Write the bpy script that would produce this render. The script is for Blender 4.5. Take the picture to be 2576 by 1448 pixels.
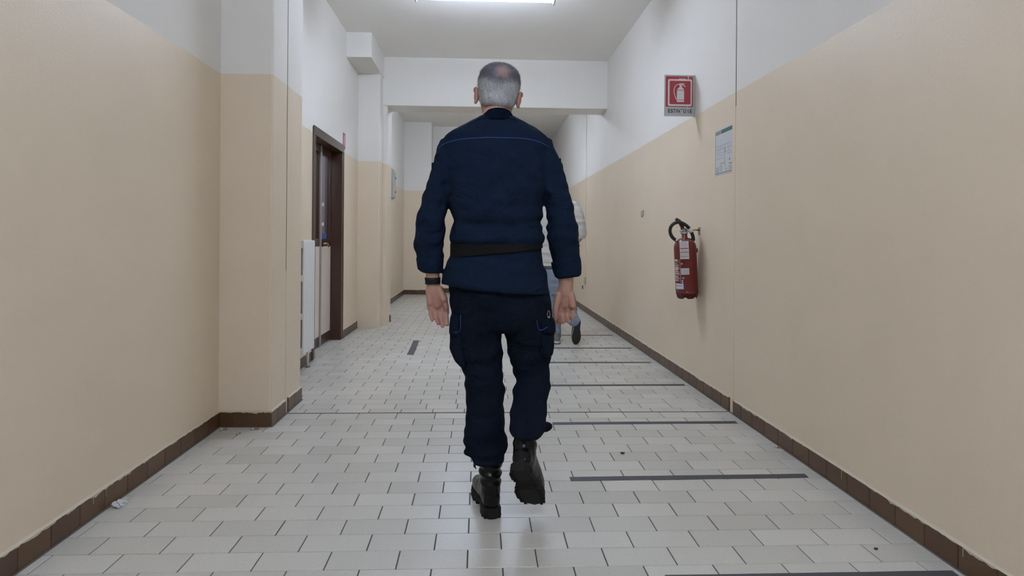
import bpy, bmesh, math, random
from mathutils import Vector, Matrix, noise
from mathutils.bvhtree import BVHTree

R = math.radians
rng = random.Random(7)
scene = bpy.context.scene
col = scene.collection
for o in list(bpy.data.objects):
    bpy.data.objects.remove(o, do_unlink=True)

# ------------------------------------------------------------------ camera
F_PX, IMG_W, IMG_H = 1502.141, 2576.0, 1448.0
OFF_X, OFF_Y = -18.7317, -121.9406
PITCH, YAW, ROLL = R(0.01151), R(2.33479), R(0.44252)
CAM = Vector((0, 0, 1.10882))
_cy, _sy, _cp, _sp = math.cos(YAW), math.sin(YAW), math.cos(PITCH), math.sin(PITCH)
_f = Vector((_sy * _cp, _cy * _cp, -_sp))
_r = Vector((_cy, -_sy, 0))
_u = _r.cross(_f)
_cr, _sr = math.cos(ROLL), math.sin(ROLL)
RIGHT = _cr * _r + _sr * _u
UP = -_sr * _r + _cr * _u
cam_d = bpy.data.cameras.new('camera')
cam = bpy.data.objects.new('camera', cam_d)
col.objects.link(cam)
cam_d.sensor_width = 36.0
cam_d.lens = F_PX / IMG_W * 36.0
cam_d.shift_x = -OFF_X / IMG_W
cam_d.shift_y = OFF_Y / IMG_W
cam_d.clip_start = 0.05
m = Matrix((RIGHT, UP, -_f)).transposed().to_4x4()
m.translation = CAM
cam.matrix_world = m
scene.camera = cam

def ray(px, py):
    return RIGHT * ((px - IMG_W / 2 - OFF_X) / F_PX) - UP * ((py - IMG_H / 2 - OFF_Y) / F_PX) + _f

def at(px, py, Y):
    """surveyed photo point -> world point at corridor distance Y"""
    d = ray(px, py)
    return CAM + d * (Y / d.y)

# ------------------------------------------------------------------ world and exposure
w = bpy.data.worlds.new('world')
scene.world = w
w.use_nodes = True
w.node_tree.nodes['Background'].inputs[0].default_value = (0.5, 0.52, 0.55, 1)
w.node_tree.nodes['Background'].inputs[1].default_value = 0.05
vs = scene.view_settings
vs.view_transform = 'Standard'
vs.look = 'None'
vs.exposure = 0.17
vs.gamma = 1.0
vs.use_curve_mapping = False
LAMP_MAIN, LAMP_REAR, LAMP_FAR, ROOM_FILL = 26.5, 48.0, 22.0, 30.0

# ------------------------------------------------------------------ dimensions
XR, XL, XP = 1.6364, -1.5223, -1.2208
CEIL = 3.43
DADO = 2.066
Y_JOINT = 3.82

# ------------------------------------------------------------------ materials
def srgb(r, g, b):
    def c(v):
        v /= 255.0
        return v / 12.92 if v <= 0.04045 else ((v + 0.055) / 1.055) ** 2.4
    return (c(r), c(g), c(b), 1.0)

def nn(nt, t, **kw):
    n = nt.nodes.new(t)
    for k, v in kw.items():
        setattr(n, k, v)
    return n

def mat(name, color, rough=0.6, metal=0.0, spec=0.5, bump=0.0, bump_scale=200.0, vary=0.0, vary_scale=8.0,
        emit=None, coat=0.0, sheen=0.0, stretch=None, bump_dist=0.004, bump_warp=0.0):
    mt = bpy.data.materials.new(name)
    mt.use_nodes = True
    nt = mt.node_tree
    b = nt.nodes['Principled BSDF']
    b.inputs['Base Color'].default_value = color
    b.inputs['Roughness'].default_value = rough
    b.inputs['Metallic'].default_value = metal
    b.inputs['Specular IOR Level'].default_value = spec
    b.inputs['Coat Weight'].default_value = coat
    b.inputs['Sheen Weight'].default_value = sheen
    if emit:
        b.inputs['Emission Color'].default_value = emit[0]
        b.inputs['Emission Strength'].default_value = emit[1]
    tc = nn(nt, 'ShaderNodeTexCoord')
    src = tc.outputs['Object']
    if stretch:
        mp = nn(nt, 'ShaderNodeMapping')
        mp.inputs['Scale'].default_value = stretch
        nt.links.new(src, mp.inputs['Vector'])
        src = mp.outputs['Vector']
    if vary > 0:
        n = nn(nt, 'ShaderNodeTexNoise')
        n.inputs['Scale'].default_value = vary_scale
        n.inputs['Detail'].default_value = 4
        nt.links.new(src, n.inputs['Vector'])
        mx = nn(nt, 'ShaderNodeMix', data_type='RGBA')
        mx.inputs['A'].default_value = tuple(c * (1 - vary) for c in color[:3]) + (1,)
        mx.inputs['B'].default_value = tuple(min(1, c * (1 + vary)) for c in color[:3]) + (1,)
        nt.links.new(n.outputs['Fac'], mx.inputs['Factor'])
        nt.links.new(mx.outputs['Result'], b.inputs['Base Color'])
    if bump > 0:
        n2 = nn(nt, 'ShaderNodeTexNoise')
        n2.inputs['Scale'].default_value = bump_scale
        n2.inputs['Detail'].default_value = 3
        nt.links.new(src, n2.inputs['Vector'])
        bp = nn(nt, 'ShaderNodeBump')
        bp.inputs['Strength'].default_value = bump
        bp.inputs['Distance'].default_value = bump_dist
        n2.inputs['Distortion'].default_value = bump_warp
        nt.links.new(n2.outputs['Fac'], bp.inputs['Height'])
        nt.links.new(bp.outputs['Normal'], b.inputs['Normal'])
    return mt

CREAM = (0.775, 0.645, 0.480, 1)
WHITE = (0.825, 0.79, 0.725, 1)

def wall_paint(name, dado=True, WHITE=WHITE):
    """white emulsion above, cream gloss dado below with a hand-cut edge, soft scuffs"""
    mt = bpy.data.materials.new(name)
    mt.use_nodes = True
    nt = mt.node_tree
    L = nt.links.new
    b = nt.nodes['Principled BSDF']
    geo = nn(nt, 'ShaderNodeNewGeometry')
    sep = nn(nt, 'ShaderNodeSeparateXYZ')
    L(geo.outputs['Position'], sep.inputs[0])
    mot = nn(nt, 'ShaderNodeTexNoise')
    mot.inputs['Scale'].default_value = 2.2
    mot.inputs['Detail'].default_value = 5
    L(geo.outputs['Position'], mot.inputs['Vector'])
    wob = nn(nt, 'ShaderNodeTexNoise')
    wob.inputs['Scale'].default_value = 9.0
    L(geo.outputs['Position'], wob.inputs['Vector'])
    cm = nn(nt, 'ShaderNodeMix', data_type='RGBA')
    cm.inputs['A'].default_value = tuple(c * 0.95 for c in CREAM[:3]) + (1,)
    cm.inputs['B'].default_value = (CREAM[0] * 1.05, CREAM[1] * 1.06, CREAM[2] * 1.08, 1)
    L(mot.outputs['Fac'], cm.inputs['Factor'])
    wm = nn(nt, 'ShaderNodeMix', data_type='RGBA')
    wm.inputs['A'].default_value = tuple(c * 0.97 for c in WHITE[:3]) + (1,)
    wm.inputs['B'].default_value = tuple(c * 1.03 for c in WHITE[:3]) + (1,)
    L(mot.outputs['Fac'], wm.inputs['Factor'])
    # scuffs low on the wall
    sc = nn(nt, 'ShaderNodeTexNoise')
    sc.inputs['Scale'].default_value = 5.0
    sc.inputs['Detail'].default_value = 8
    sc.inputs['Roughness'].default_value = 0.75
    mp = nn(nt, 'ShaderNodeMapping')
    mp.inputs['Scale'].default_value = (3.0, 3.0, 0.8)
    L(geo.outputs['Position'], mp.inputs['Vector'])
    L(mp.outputs['Vector'], sc.inputs['Vector'])
    sr = nn(nt, 'ShaderNodeValToRGB')
    sr.color_ramp.elements[0].position = 0.66
    sr.color_ramp.elements[1].position = 0.80
    sr.color_ramp.elements[1].color = (0.35, 0.35, 0.35, 1)
    L(sc.outputs['Fac'], sr.inputs['Fac'])
    cs = nn(nt, 'ShaderNodeMix', data_type='RGBA')
    L(sr.outputs['Color'], cs.inputs['Factor'])
    L(cm.outputs['Result'], cs.inputs['A'])
    cs.inputs['B'].default_value = (0.40, 0.33, 0.25, 1)
    if dado:
        a = nn(nt, 'ShaderNodeMath', operation='MULTIPLY_ADD')
        L(wob.outputs['Fac'], a.inputs[0])
        a.inputs[1].default_value = 0.012
        L(sep.outputs['Z'], a.inputs[2])
        g = nn(nt, 'ShaderNodeMath', operation='GREATER_THAN')
        L(a.outputs[0], g.inputs[0])
        g.inputs[1].default_value = DADO + 0.006
        mx = nn(nt, 'ShaderNodeMix', data_type='RGBA')
        L(g.outputs[0], mx.inputs['Factor'])
        L(cs.outputs['Result'], mx.inputs['A'])
        L(wm.outputs['Result'], mx.inputs['B'])
        L(mx.outputs['Result'], b.inputs['Base Color'])
        ro = nn(nt, 'ShaderNodeMapRange')
        L(g.outputs[0], ro.inputs['Value'])
        ro.inputs['To Min'].default_value = 0.42
        ro.inputs['To Max'].default_value = 0.85
        L(ro.outputs['Result'], b.inputs['Roughness'])
    else:
        L(wm.outputs['Result'], b.inputs['Base Color'])
        b.inputs['Roughness'].default_value = 0.85
    b.inputs['Specular IOR Level'].default_value = 0.35
    st = nn(nt, 'ShaderNodeTexNoise')
    st.inputs['Scale'].default_value = 160.0
    st.inputs['Detail'].default_value = 3
    L(geo.outputs['Position'], st.inputs['Vector'])
    bp = nn(nt, 'ShaderNodeBump')
    bp.inputs['Strength'].default_value = 0.22
    bp.inputs['Distance'].default_value = 0.004
    L(st.outputs['Fac'], bp.inputs['Height'])
    L(bp.outputs['Normal'], b.inputs['Normal'])
    return mt

def tile_material(name):
    mt = bpy.data.materials.new(name)
    mt.use_nodes = True
    nt = mt.node_tree
    L = nt.links.new
    b = nt.nodes['Principled BSDF']
    geo = nn(nt, 'ShaderNodeNewGeometry')
    oi = nn(nt, 'ShaderNodeObjectInfo')
    ad = nn(nt, 'ShaderNodeMath', operation='ADD')
    L(geo.outputs['Random Per Island'], ad.inputs[0])
    L(oi.outputs['Random'], ad.inputs[1])
    fr = nn(nt, 'ShaderNodeMath', operation='FRACT')
    L(ad.outputs[0], fr.inputs[0])
    cr = nn(nt, 'ShaderNodeValToRGB')
    cr.color_ramp.elements[0].color = (0.515, 0.495, 0.435, 1)
    cr.color_ramp.elements[1].color = (0.615, 0.594, 0.528, 1)
    e = cr.color_ramp.elements.new(0.5)
    e.color = (0.565, 0.545, 0.484, 1)
    L(fr.outputs[0], cr.inputs['Fac'])
    # a few patches of slightly pink replacement tiles
    big = nn(nt, 'ShaderNodeTexNoise')
    big.inputs['Scale'].default_value = 0.9
    big.inputs['Detail'].default_value = 2
    L(geo.outputs['Position'], big.inputs['Vector'])
    br = nn(nt, 'ShaderNodeValToRGB')
    br.color_ramp.elements[0].position = 0.55
    br.color_ramp.elements[1].position = 0.72
    br.color_ramp.elements[1].color = (0.6, 0.6, 0.6, 1)
    L(big.outputs['Fac'], br.inputs['Fac'])
    pk = nn(nt, 'ShaderNodeMix', data_type='RGBA')
    L(br.outputs['Color'], pk.inputs['Factor'])
    L(cr.outputs['Color'], pk.inputs['A'])
    pk.inputs['B'].default_value = (0.65, 0.59, 0.52, 1)
    # fine speckle and grime
    sp = nn(nt, 'ShaderNodeTexNoise')
    sp.inputs['Scale'].default_value = 90.0
    sp.inputs['Detail'].default_value = 4
    L(geo.outputs['Position'], sp.inputs['Vector'])
    s2 = nn(nt, 'ShaderNodeMapRange')
    L(sp.outputs['Fac'], s2.inputs['Value'])
    s2.inputs['To Min'].default_value = 0.90
    s2.inputs['To Max'].default_value = 1.08
    gm = nn(nt, 'ShaderNodeMix', data_type='RGBA', blend_type='MULTIPLY')
    gm.inputs['Factor'].default_value = 1.0
    L(pk.outputs['Result'], gm.inputs['A'])
    L(s2.outputs['Result'], gm.inputs['B'])
    L(gm.outputs['Result'], b.inputs['Base Color'])
    b.inputs['Roughness'].default_value = 0.30
    b.inputs['Specular IOR Level'].default_value = 0.5
    rr = nn(nt, 'ShaderNodeMapRange')
    L(sp.outputs['Fac'], rr.inputs['Value'])
    rr.inputs['To Min'].default_value = 0.22
    rr.inputs['To Max'].default_value = 0.40
    L(rr.outputs['Result'], b.inputs['Roughness'])
    bp = nn(nt, 'ShaderNodeBump')
    bp.inputs['Strength'].default_value = 0.08
    bp.inputs['Distance'].default_value = 0.002
    L(sp.outputs['Fac'], bp.inputs['Height'])
    L(bp.outputs['Normal'], b.inputs['Normal'])
    return mt

def brown_tile_material(name):
    mt = bpy.data.materials.new(name)
    mt.use_nodes = True
    nt = mt.node_tree
    L = nt.links.new
    b = nt.nodes['Principled BSDF']
    geo = nn(nt, 'ShaderNodeNewGeometry')
    oi = nn(nt, 'ShaderNodeObjectInfo')
    ad = nn(nt, 'ShaderNodeMath', operation='ADD')
    L(geo.outputs['Random Per Island'], ad.inputs[0])
    L(oi.outputs['Random'], ad.inputs[1])
    fr = nn(nt, 'ShaderNodeMath', operation='FRACT')
    L(ad.outputs[0], fr.inputs[0])
    n = nn(nt, 'ShaderNodeTexNoise')
    n.inputs['Scale'].default_value = 9.0
    L(geo.outputs['Position'], n.inputs['Vector'])
    av = nn(nt, 'ShaderNodeMath', operation='MULTIPLY_ADD')
    L(n.outputs['Fac'], av.inputs[0])
    av.inputs[1].default_value = 0.6
    m2 = nn(nt, 'ShaderNodeMath', operation='MULTIPLY')
    L(fr.outputs[0], m2.inputs[0])
    m2.inputs[1].default_value = 0.4
    L(m2.outputs[0], av.inputs[2])
    cr = nn(nt, 'ShaderNodeValToRGB')
    cr.color_ramp.elements[0].position = 0.2
    cr.color_ramp.elements[0].color = (0.082, 0.035, 0.018, 1)
    cr.color_ramp.elements[1].position = 0.8
    cr.color_ramp.elements[1].color = (0.118, 0.064, 0.024, 1)
    L(av.outputs[0], cr.inputs['Fac'])
    L(cr.outputs['Color'], b.inputs['Base Color'])
    b.inputs['Roughness'].default_value = 0.33
    return mt

def glass_material(name):
    mt = bpy.data.materials.new(name)
    mt.use_nodes = True
    nt = mt.node_tree
    L = nt.links.new
    out = nt.nodes['Material Output']
    geo = nn(nt, 'ShaderNodeNewGeometry')
    dt = nn(nt, 'ShaderNodeVectorMath', operation='DOT_PRODUCT')
    L(geo.outputs['Normal'], dt.inputs[0])
    L(geo.outputs['Incoming'], dt.inputs[1])
    ab = nn(nt, 'ShaderNodeMath', operation='ABSOLUTE')
    L(dt.outputs['Value'], ab.inputs[0])
    om = nn(nt, 'ShaderNodeMath', operation='SUBTRACT')
    om.inputs[0].default_value = 1.0
    L(ab.outputs[0], om.inputs[1])
    pw = nn(nt, 'ShaderNodeMath', operation='POWER')
    L(om.outputs[0], pw.inputs[0])
    pw.inputs[1].default_value = 5.0
    fz = nn(nt, 'ShaderNodeMath', operation='MULTIPLY_ADD')
    L(pw.outputs[0], fz.inputs[0])
    fz.inputs[1].default_value = 0.9
    fz.inputs[2].default_value = 0.06
    tr = nn(nt, 'ShaderNodeBsdfTransparent')
    tr.inputs['Color'].default_value = (0.86, 0.88, 0.87, 1)
    gl = nn(nt, 'ShaderNodeBsdfGlossy')
    gl.inputs['Roughness'].default_value = 0.03
    mx = nn(nt, 'ShaderNodeMixShader')
    L(fz.outputs[0], mx.inputs[0])
    L(tr.outputs[0], mx.inputs[1])
    L(gl.outputs[0], mx.inputs[2])
    L(mx.outputs[0], out.inputs['Surface'])
    return mt

def attr_material(name, attr, rough=0.6, spec=0.3, bump=0.0, bump_scale=200.0):
    mt = mat(name, (0.5, 0.5, 0.5, 1), rough, spec=spec, bump=bump, bump_scale=bump_scale)
    nt = mt.node_tree
    a = nn(nt, 'ShaderNodeAttribute', attribute_name=attr)
    nt.links.new(a.outputs['Color'], nt.nodes['Principled BSDF'].inputs['Base Color'])
    return mt

M = {}
M['wall'] = wall_paint('two_tone_wall_paint')
M['white'] = wall_paint('white_beam_paint', dado=False)
M['ceiling'] = wall_paint('white_ceiling_paint', dado=False, WHITE=(0.93, 0.90, 0.84, 1))
M['tile'] = tile_material('floor_tile_glaze')
M['grout'] = mat('dark_grout', (0.075, 0.07, 0.065, 1), 0.9, vary=0.3, vary_scale=6)
M['skirt'] = brown_tile_material('brown_skirting_glaze')
M['paint_edge'] = mat('cream_paint_edge', (0.56, 0.485, 0.37, 1), 0.5)
M['caulk'] = mat('grey_caulk', (0.13, 0.12, 0.11, 1), 0.8)
M['tape'] = mat('charcoal_floor_tape', (0.060, 0.062, 0.066, 1), 0.55, vary=0.15, vary_scale=30)
M['lampw'] = mat('lamp_housing_white', (0.75, 0.76, 0.78, 1), 0.4)
M['brown'] = mat('brown_door_enamel', (0.066, 0.031, 0.020, 1), 0.28, vary=0.15)
M['bronze'] = mat('taupe_frame_metal', (0.17, 0.135, 0.115, 1), 0.22, metal=0.6)
M['laminate'] = mat('cream_door_laminate', (0.78, 0.68, 0.56, 1), 0.3, vary=0.04, vary_scale=3)
M['glass'] = glass_material('pane_glass')
M['alu_strip'] = mat('pale_metal_strip', (0.42, 0.38, 0.36, 1), 0.3, metal=0.4)
M['chrome'] = mat('worn_brass_metal', (0.42, 0.33, 0.2, 1), 0.25, metal=1.0)
M['steel'] = mat('steel_valve', (0.45, 0.45, 0.46, 1), 0.35, metal=1.0)
M['black'] = mat('black_plastic', (0.012, 0.012, 0.013, 1), 0.45)
M['hole'] = mat('dark_hole', (0.004, 0.004, 0.004, 1), 0.9)
M['radiator'] = mat('radiator_white_enamel', (0.82, 0.82, 0.80, 1), 0.32)
M['red'] = mat('extinguisher_red', (0.155, 0.012, 0.010, 1), 0.32, coat=0.2)
M['dark_red'] = mat('lever_dark_red', (0.10, 0.010, 0.010, 1), 0.4)
M['rubber'] = mat('black_rubber_hose', (0.016, 0.017, 0.017, 1), 0.5)
M['paper'] = mat('white_paper', (0.62, 0.62, 0.62, 1), 0.5)
M['print_grey'] = mat('grey_print', (0.30, 0.30, 0.31, 1), 0.6)
M['print_dark'] = mat('dark_print', (0.05, 0.05, 0.055, 1), 0.6)
M['print_red'] = mat('red_print', (0.45, 0.05, 0.05, 1), 0.5)
M['print_blue'] = mat('blue_print', (0.06, 0.10, 0.35, 1), 0.5)
M['print_green'] = mat('green_print', (0.065, 0.16, 0.105, 1), 0.5)
M['print_yellow'] = mat('ochre_print', (0.45, 0.33, 0.10, 1), 0.5)
M['alu'] = mat('sign_aluminium', (0.52, 0.52, 0.50, 1), 0.42, metal=0.0, vary=0.06, vary_scale=20)
M['sign_red'] = mat('sign_red_print', (0.40, 0.040, 0.052, 1), 0.4)
M['sign_white'] = mat('sign_white_print', (0.74, 0.70, 0.69, 1), 0.4)
M['navy'] = mat('navy_cotton_twill', (0.0058, 0.0130, 0.0295, 1), 0.9, spec=0.10, bump=0.7, bump_scale=9, bump_dist=0.03, bump_warp=1.2, vary=0.15, vary_scale=14)
M['navy_trouser'] = mat('navy_trouser_twill', (0.0042, 0.0076, 0.0155, 1), 0.9, spec=0.10, bump=0.7, bump_scale=9, bump_dist=0.03, bump_warp=1.2, vary=0.2, vary_scale=14)
M['piping'] = mat('royal_blue_piping', (0.006, 0.030, 0.165, 1), 0.6)
M['belt'] = mat('dark_webbing_belt', (0.030, 0.028, 0.031, 1), 0.7, bump=0.3, bump_scale=500)
M['leather'] = mat('black_boot_leather', (0.0045, 0.0045, 0.005, 1), 0.27, spec=0.22, bump=0.06, bump_scale=120)
M['sole'] = mat('black_boot_rubber', (0.009, 0.009, 0.009, 1), 0.8, spec=0.25, bump=0.2, bump_scale=60)
M['lace'] = mat('black_lace', (0.01, 0.01, 0.01, 1), 0.8)
M['watch'] = mat('black_watch_strap', (0.012, 0.013, 0.012, 1), 0.5)
M['ring'] = mat('pale_key_ring', (0.3, 0.3, 0.3, 1), 0.3, metal=0.7)
M['shirt'] = mat('white_cotton_shirt', (0.52, 0.50, 0.46, 1), 0.85, bump=0.3, bump_scale=500, stretch=None)
M['jeans'] = mat('pale_blue_denim', (0.215, 0.265, 0.33, 1), 0.85, bump=0.3, bump_scale=500, vary=0.18, vary_scale=10)
M['belt2'] = mat('grey_belt', (0.12, 0.12, 0.12, 1), 0.7)
M['sneaker'] = mat('grey_canvas', (0.16, 0.16, 0.15, 1), 0.85)
M['sneaker_white'] = mat('white_midsole', (0.55, 0.55, 0.53, 1), 0.5)
M['eye'] = mat('eye_white', (0.6, 0.6, 0.58, 1), 0.2)
M['filter'] = mat('cigarette_filter_orange', (0.42, 0.18, 0.05, 1), 0.8)
M['ash'] = mat('burnt_ash', (0.05, 0.05, 0.05, 1), 0.9)
M['debris'] = mat('dark_crumb', (0.05, 0.04, 0.03, 1), 0.9)
M['room_pink'] = mat('pink_room_paint', (0.62, 0.47, 0.45, 1), 0.8)
M['room_grey'] = mat('grey_cabinet', (0.14, 0.14, 0.15, 1), 0.5)
M['box_grey'] = mat('grey_panel_enamel', (0.42, 0.42, 0.38, 1), 0.4)
M['skin'] = attr_material('skin', 'tone', 0.55, 0.35, bump=0.12, bump_scale=260)
M['hair'] = attr_material('hair_tone', 'tone', 0.6, 0.3, bump=0.4, bump_scale=500)

def emitter(name, color, strength):
    return mat(name, (0.8, 0.8, 0.8, 1), 0.5, emit=(color, strength))

# ------------------------------------------------------------------ mesh helpers
def link(o, parent=None):
    col.objects.link(o)
    if parent is not None:
        o.parent = parent
    return o

def obj(name, bm, material, parent=None, smooth=False, loc=None):
    me = bpy.data.meshes.new(name)
    bm.normal_update()
    bm.to_mesh(me)
    bm.free()
    if smooth:
        for p in me.polygons:
            p.use_smooth = True
    if material is not None:
        me.materials.append(material)
    o = bpy.data.objects.new(name, me)
    if loc is not None:
        o.location = loc
    return link(o, parent)

def empty(name, loc=(0, 0, 0)):
    o = bpy.data.objects.new(name, None)
    o.location = loc
    o.empty_display_size = 0.1
    return link(o)

def tag(o, label, cat, group=None):
    o['label'] = label
    o['category'] = cat
    if group:
        o['group'] = group
    return o

def struct(o):
    o['kind'] = 'structure'
    return o

def B():
    return bmesh.new()

def box(bm, x0, x1, y0, y1, z0, z1, mtx=None):
    vs_ = [Vector((x, y, z)) for x in (x0, x1) for y in (y0, y1) for z in (z0, z1)]
    if mtx is not None:
        vs_ = [mtx @ v for v in vs_]
    v = [bm.verts.new(p) for p in vs_]
    for f in ((0, 1, 3, 2), (4, 6, 7, 5), (0, 4, 5, 1), (2, 3, 7, 6), (0, 2, 6, 4), (1, 5, 7, 3)):
        bm.faces.new([v[i] for i in f])
    return bm

def bbox(bm, x0, x1, y0, y1, z0, z1, bev=0.004, mtx=None, seg=2):
    t = B()
    box(t, x0, x1, y0, y1, z0, z1)
    bmesh.ops.bevel(t, geom=list(t.edges), offset=bev, segments=seg, affect='EDGES', profile=0.5)
    merge(bm, t, mtx)
    return bm

def merge(bm, t, mtx=None):
    mp = {}
    for v in t.verts:
        mp[v] = bm.verts.new(mtx @ v.co if mtx is not None else v.co)
    for f in t.faces:
        try:
            bm.faces.new([mp[v] for v in f.verts])
        except ValueError:
            pass
    t.free()

def sgn(v, e):
    return math.copysign(abs(v) ** e, v)

def ring_loft(bm, rings, n=28, cap=True):
    """rings: (center, axis_a, axis_b, exponent) -> closed tube"""
    prev = None
    first = None
    for c, a, b, e in rings:
        vs_ = []
        for i in range(n):
            t = 2 * math.pi * i / n
            vs_.append(bm.verts.new(c + a * sgn(math.cos(t), e) + b * sgn(math.sin(t), e)))
        if prev:
            for i in range(n):
                bm.faces.new((prev[i], prev[(i + 1) % n], vs_[(i + 1) % n], vs_[i]))
        else:
            first = vs_
        prev = vs_
    if cap:
        bm.faces.new(list(reversed(first)))
        bm.faces.new(prev)
    return bm

def tube(bm, pts, rad, n=10, cap=True, flat=1.0, closed=False):
    """tapered round tube through points, rad number or list"""
    pts = [Vector(p) for p in pts]
    rads = rad if isinstance(rad, (list, tuple)) else [rad] * len(pts)
    d0 = (pts[1] - pts[0]).normalized()
    ref = Vector((0, 0, 1)) if abs(d0.z) < 0.9 else Vector((1, 0, 0))
    a = d0.cross(ref).normalized()
    rings = []
    for i, p in enumerate(pts):
        if i == 0:
            d = pts[1] - pts[0]
        elif i == len(pts) - 1:
            d = pts[-1] - pts[-2]
        else:
            d = (pts[i + 1] - pts[i]).normalized() + (pts[i] - pts[i - 1]).normalized()
        d.normalize()
        a = (a - d * a.dot(d)).normalized()
        b = d.cross(a)
        rings.append((p.copy(), a * rads[i], b * rads[i] * flat, 1.0))
    return ring_loft(bm, rings, n, cap)

def capsule(bm, p0, p1, r0, r1, n=14, m_=4):
    p0, p1 = Vector(p0), Vector(p1)
    d = (p1 - p0).normalized()
    ref = Vector((0, 0, 1)) if abs(d.z) < 0.9 else Vector((1, 0, 0))
    a = d.cross(ref).normalized()
    b = d.cross(a)
    rings = []
    for i in range(m_):
        t = -math.pi / 2 + (math.pi / 2) * (i + 0.3) / m_
        rings.append((p0 + d * r0 * math.sin(t), a * r0 * math.cos(t), b * r0 * math.cos(t), 1.0))
    rings.append((p0, a * r0, b * r0, 1.0))
    rings.append((p1, a * r1, b * r1, 1.0))
    for i in range(m_):
        t = (math.pi / 2) * (i + 0.7) / m_
        rings.append((p1 + d * r1 * math.sin(t), a * r1 * math.cos(t), b * r1 * math.cos(t), 1.0))
    return ring_loft(bm, rings, n)

def ellipsoid(bm, c, sx, sy, sz, mtx=None, u=20, v=12):
    t = B()
    bmesh.ops.create_uvsphere(t, u_segments=u, v_segments=v, radius=1.0)
    k = Matrix.Translation(Vector(c)) @ (mtx if mtx is not None else Matrix.Identity(4)) @ Matrix.Diagonal((sx, sy, sz, 1))
    merge(bm, t, k)
    return bm

def lathe(bm, prof, n=36, c=(0, 0, 0), cap=True):
    c = Vector(c)
    rings = [(c + Vector((0, 0, z)), Vector((r, 0, 0)), Vector((0, r, 0)), 1.0) for r, z in prof]
    return ring_loft(bm, rings, n, cap)

def prism(bm, poly, to3, thick_vec):
    """polygon (list of 2-D) mapped by to3 and thickened"""
    a = [bm.verts.new(to3(*p)) for p in poly]
    b = [bm.verts.new(to3(*p) + thick_vec) for p in poly]
    n = len(poly)
    bm.faces.new(a)
    bm.faces.new(list(reversed(b)))
    for i in range(n):
        bm.faces.new((a[i], b[i], b[(i + 1) % n], a[(i + 1) % n]))
    bmesh.ops.recalc_face_normals(bm, faces=bm.faces)
    return bm

def remesh(bm, voxel, smooth=4, factor=0.5, decimate=None):
    """union of overlapping closed shells as one continuous surface -> bmesh"""
    bmesh.ops.recalc_face_normals(bm, faces=bm.faces)
    me = bpy.data.meshes.new('tmp')
    bm.to_mesh(me)
    bm.free()
    o = bpy.data.objects.new('tmp', me)
    col.objects.link(o)
    r = o.modifiers.new('r', 'REMESH')
    r.mode = 'VOXEL'
    r.voxel_size = voxel
    if smooth:
        s = o.modifiers.new('s', 'SMOOTH')
        s.iterations = smooth
        s.factor = factor
    if decimate:
        d = o.modifiers.new('d', 'DECIMATE')
        d.ratio = decimate
    dg = bpy.context.evaluated_depsgraph_get()
    ev = o.evaluated_get(dg)
    me2 = bpy.data.meshes.new_from_object(ev)
    out = B()
    out.from_mesh(me2)
    bpy.data.objects.remove(o, do_unlink=True)
    bpy.data.meshes.remove(me)
    bpy.data.meshes.remove(me2)
    return out

def displace(bm, fn):
    bm.normal_update()
    mv = [(v, v.normal * fn(v.co, v.normal)) for v in bm.verts]
    for v, d in mv:
        v.co += d

def set_tone(o, fn):
    me = o.data
    a = me.color_attributes.new('tone', 'FLOAT_COLOR', 'POINT')
    for i, v in enumerate(me.vertices):
        c = fn(v.co)
        a.data[i].color = (c[0], c[1], c[2], 1)

def smoothstep(a, b, x):
    t = max(0.0, min(1.0, (x - a) / (b - a)))
    return t * t * (3 - 2 * t)

def text_mesh(body, size, bold=0.0):
    cu = bpy.data.curves.new('txt', 'FONT')
    cu.body = body
    cu.size = size
    cu.align_x = 'CENTER'
    cu.align_y = 'CENTER'
    cu.offset = bold
    cu.extrude = 0.0004
    cu.resolution_u = 3
    o = bpy.data.objects.new('txt', cu)
    col.objects.link(o)
    dg = bpy.context.evaluated_depsgraph_get()
    me = bpy.data.meshes.new_from_object(o.evaluated_get(dg))
    bpy.data.objects.remove(o, do_unlink=True)
    t = B()
    t.from_mesh(me)
    bpy.data.meshes.remove(me)
    return t

# ================================================================== SETTING
Y_BACK, Y_STEP, Y_END, Y_BEHIND = 11.96, 12.40, 13.9, -5.0
DOOR0, DOOR1, DOOR_H = 5.50, 6.625, 2.10

# floor slab (the grout bed) with tiles as its pieces
bm = B()
box(bm, -4.3, XR + 0.1, Y_BEHIND, Y_END + 0.1, -0.12, -0.003)
floor = struct(obj('floor', bm, M['grout']))

TW, TD, G = 0.24, 0.12, 0.0042

def tile_geom(bm, x0, x1, y0, y1, z=0.0):
    """bevelled slab: top face, chamfer, no underside"""
    c = 0.0016
    lo = [bm.verts.new((x, y, -0.006)) for x, y in ((x0, y0), (x1, y0), (x1, y1), (x0, y1))]
    mi = [bm.verts.new((x, y, z - c)) for x, y in ((x0, y0), (x1, y0), (x1, y1), (x0, y1))]
    hi = [bm.verts.new((x, y, z)) for x, y in ((x0 + c, y0 + c), (x1 - c, y0 + c), (x1 - c, y1 - c), (x0 + c, y1 - c))]
    bm.faces.new(hi)
    for i in range(4):
        j = (i + 1) % 4
        bm.faces.new((lo[i], lo[j], mi[j], mi[i]))
        bm.faces.new((mi[i], mi[j], hi[j], hi[i]))

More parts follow.
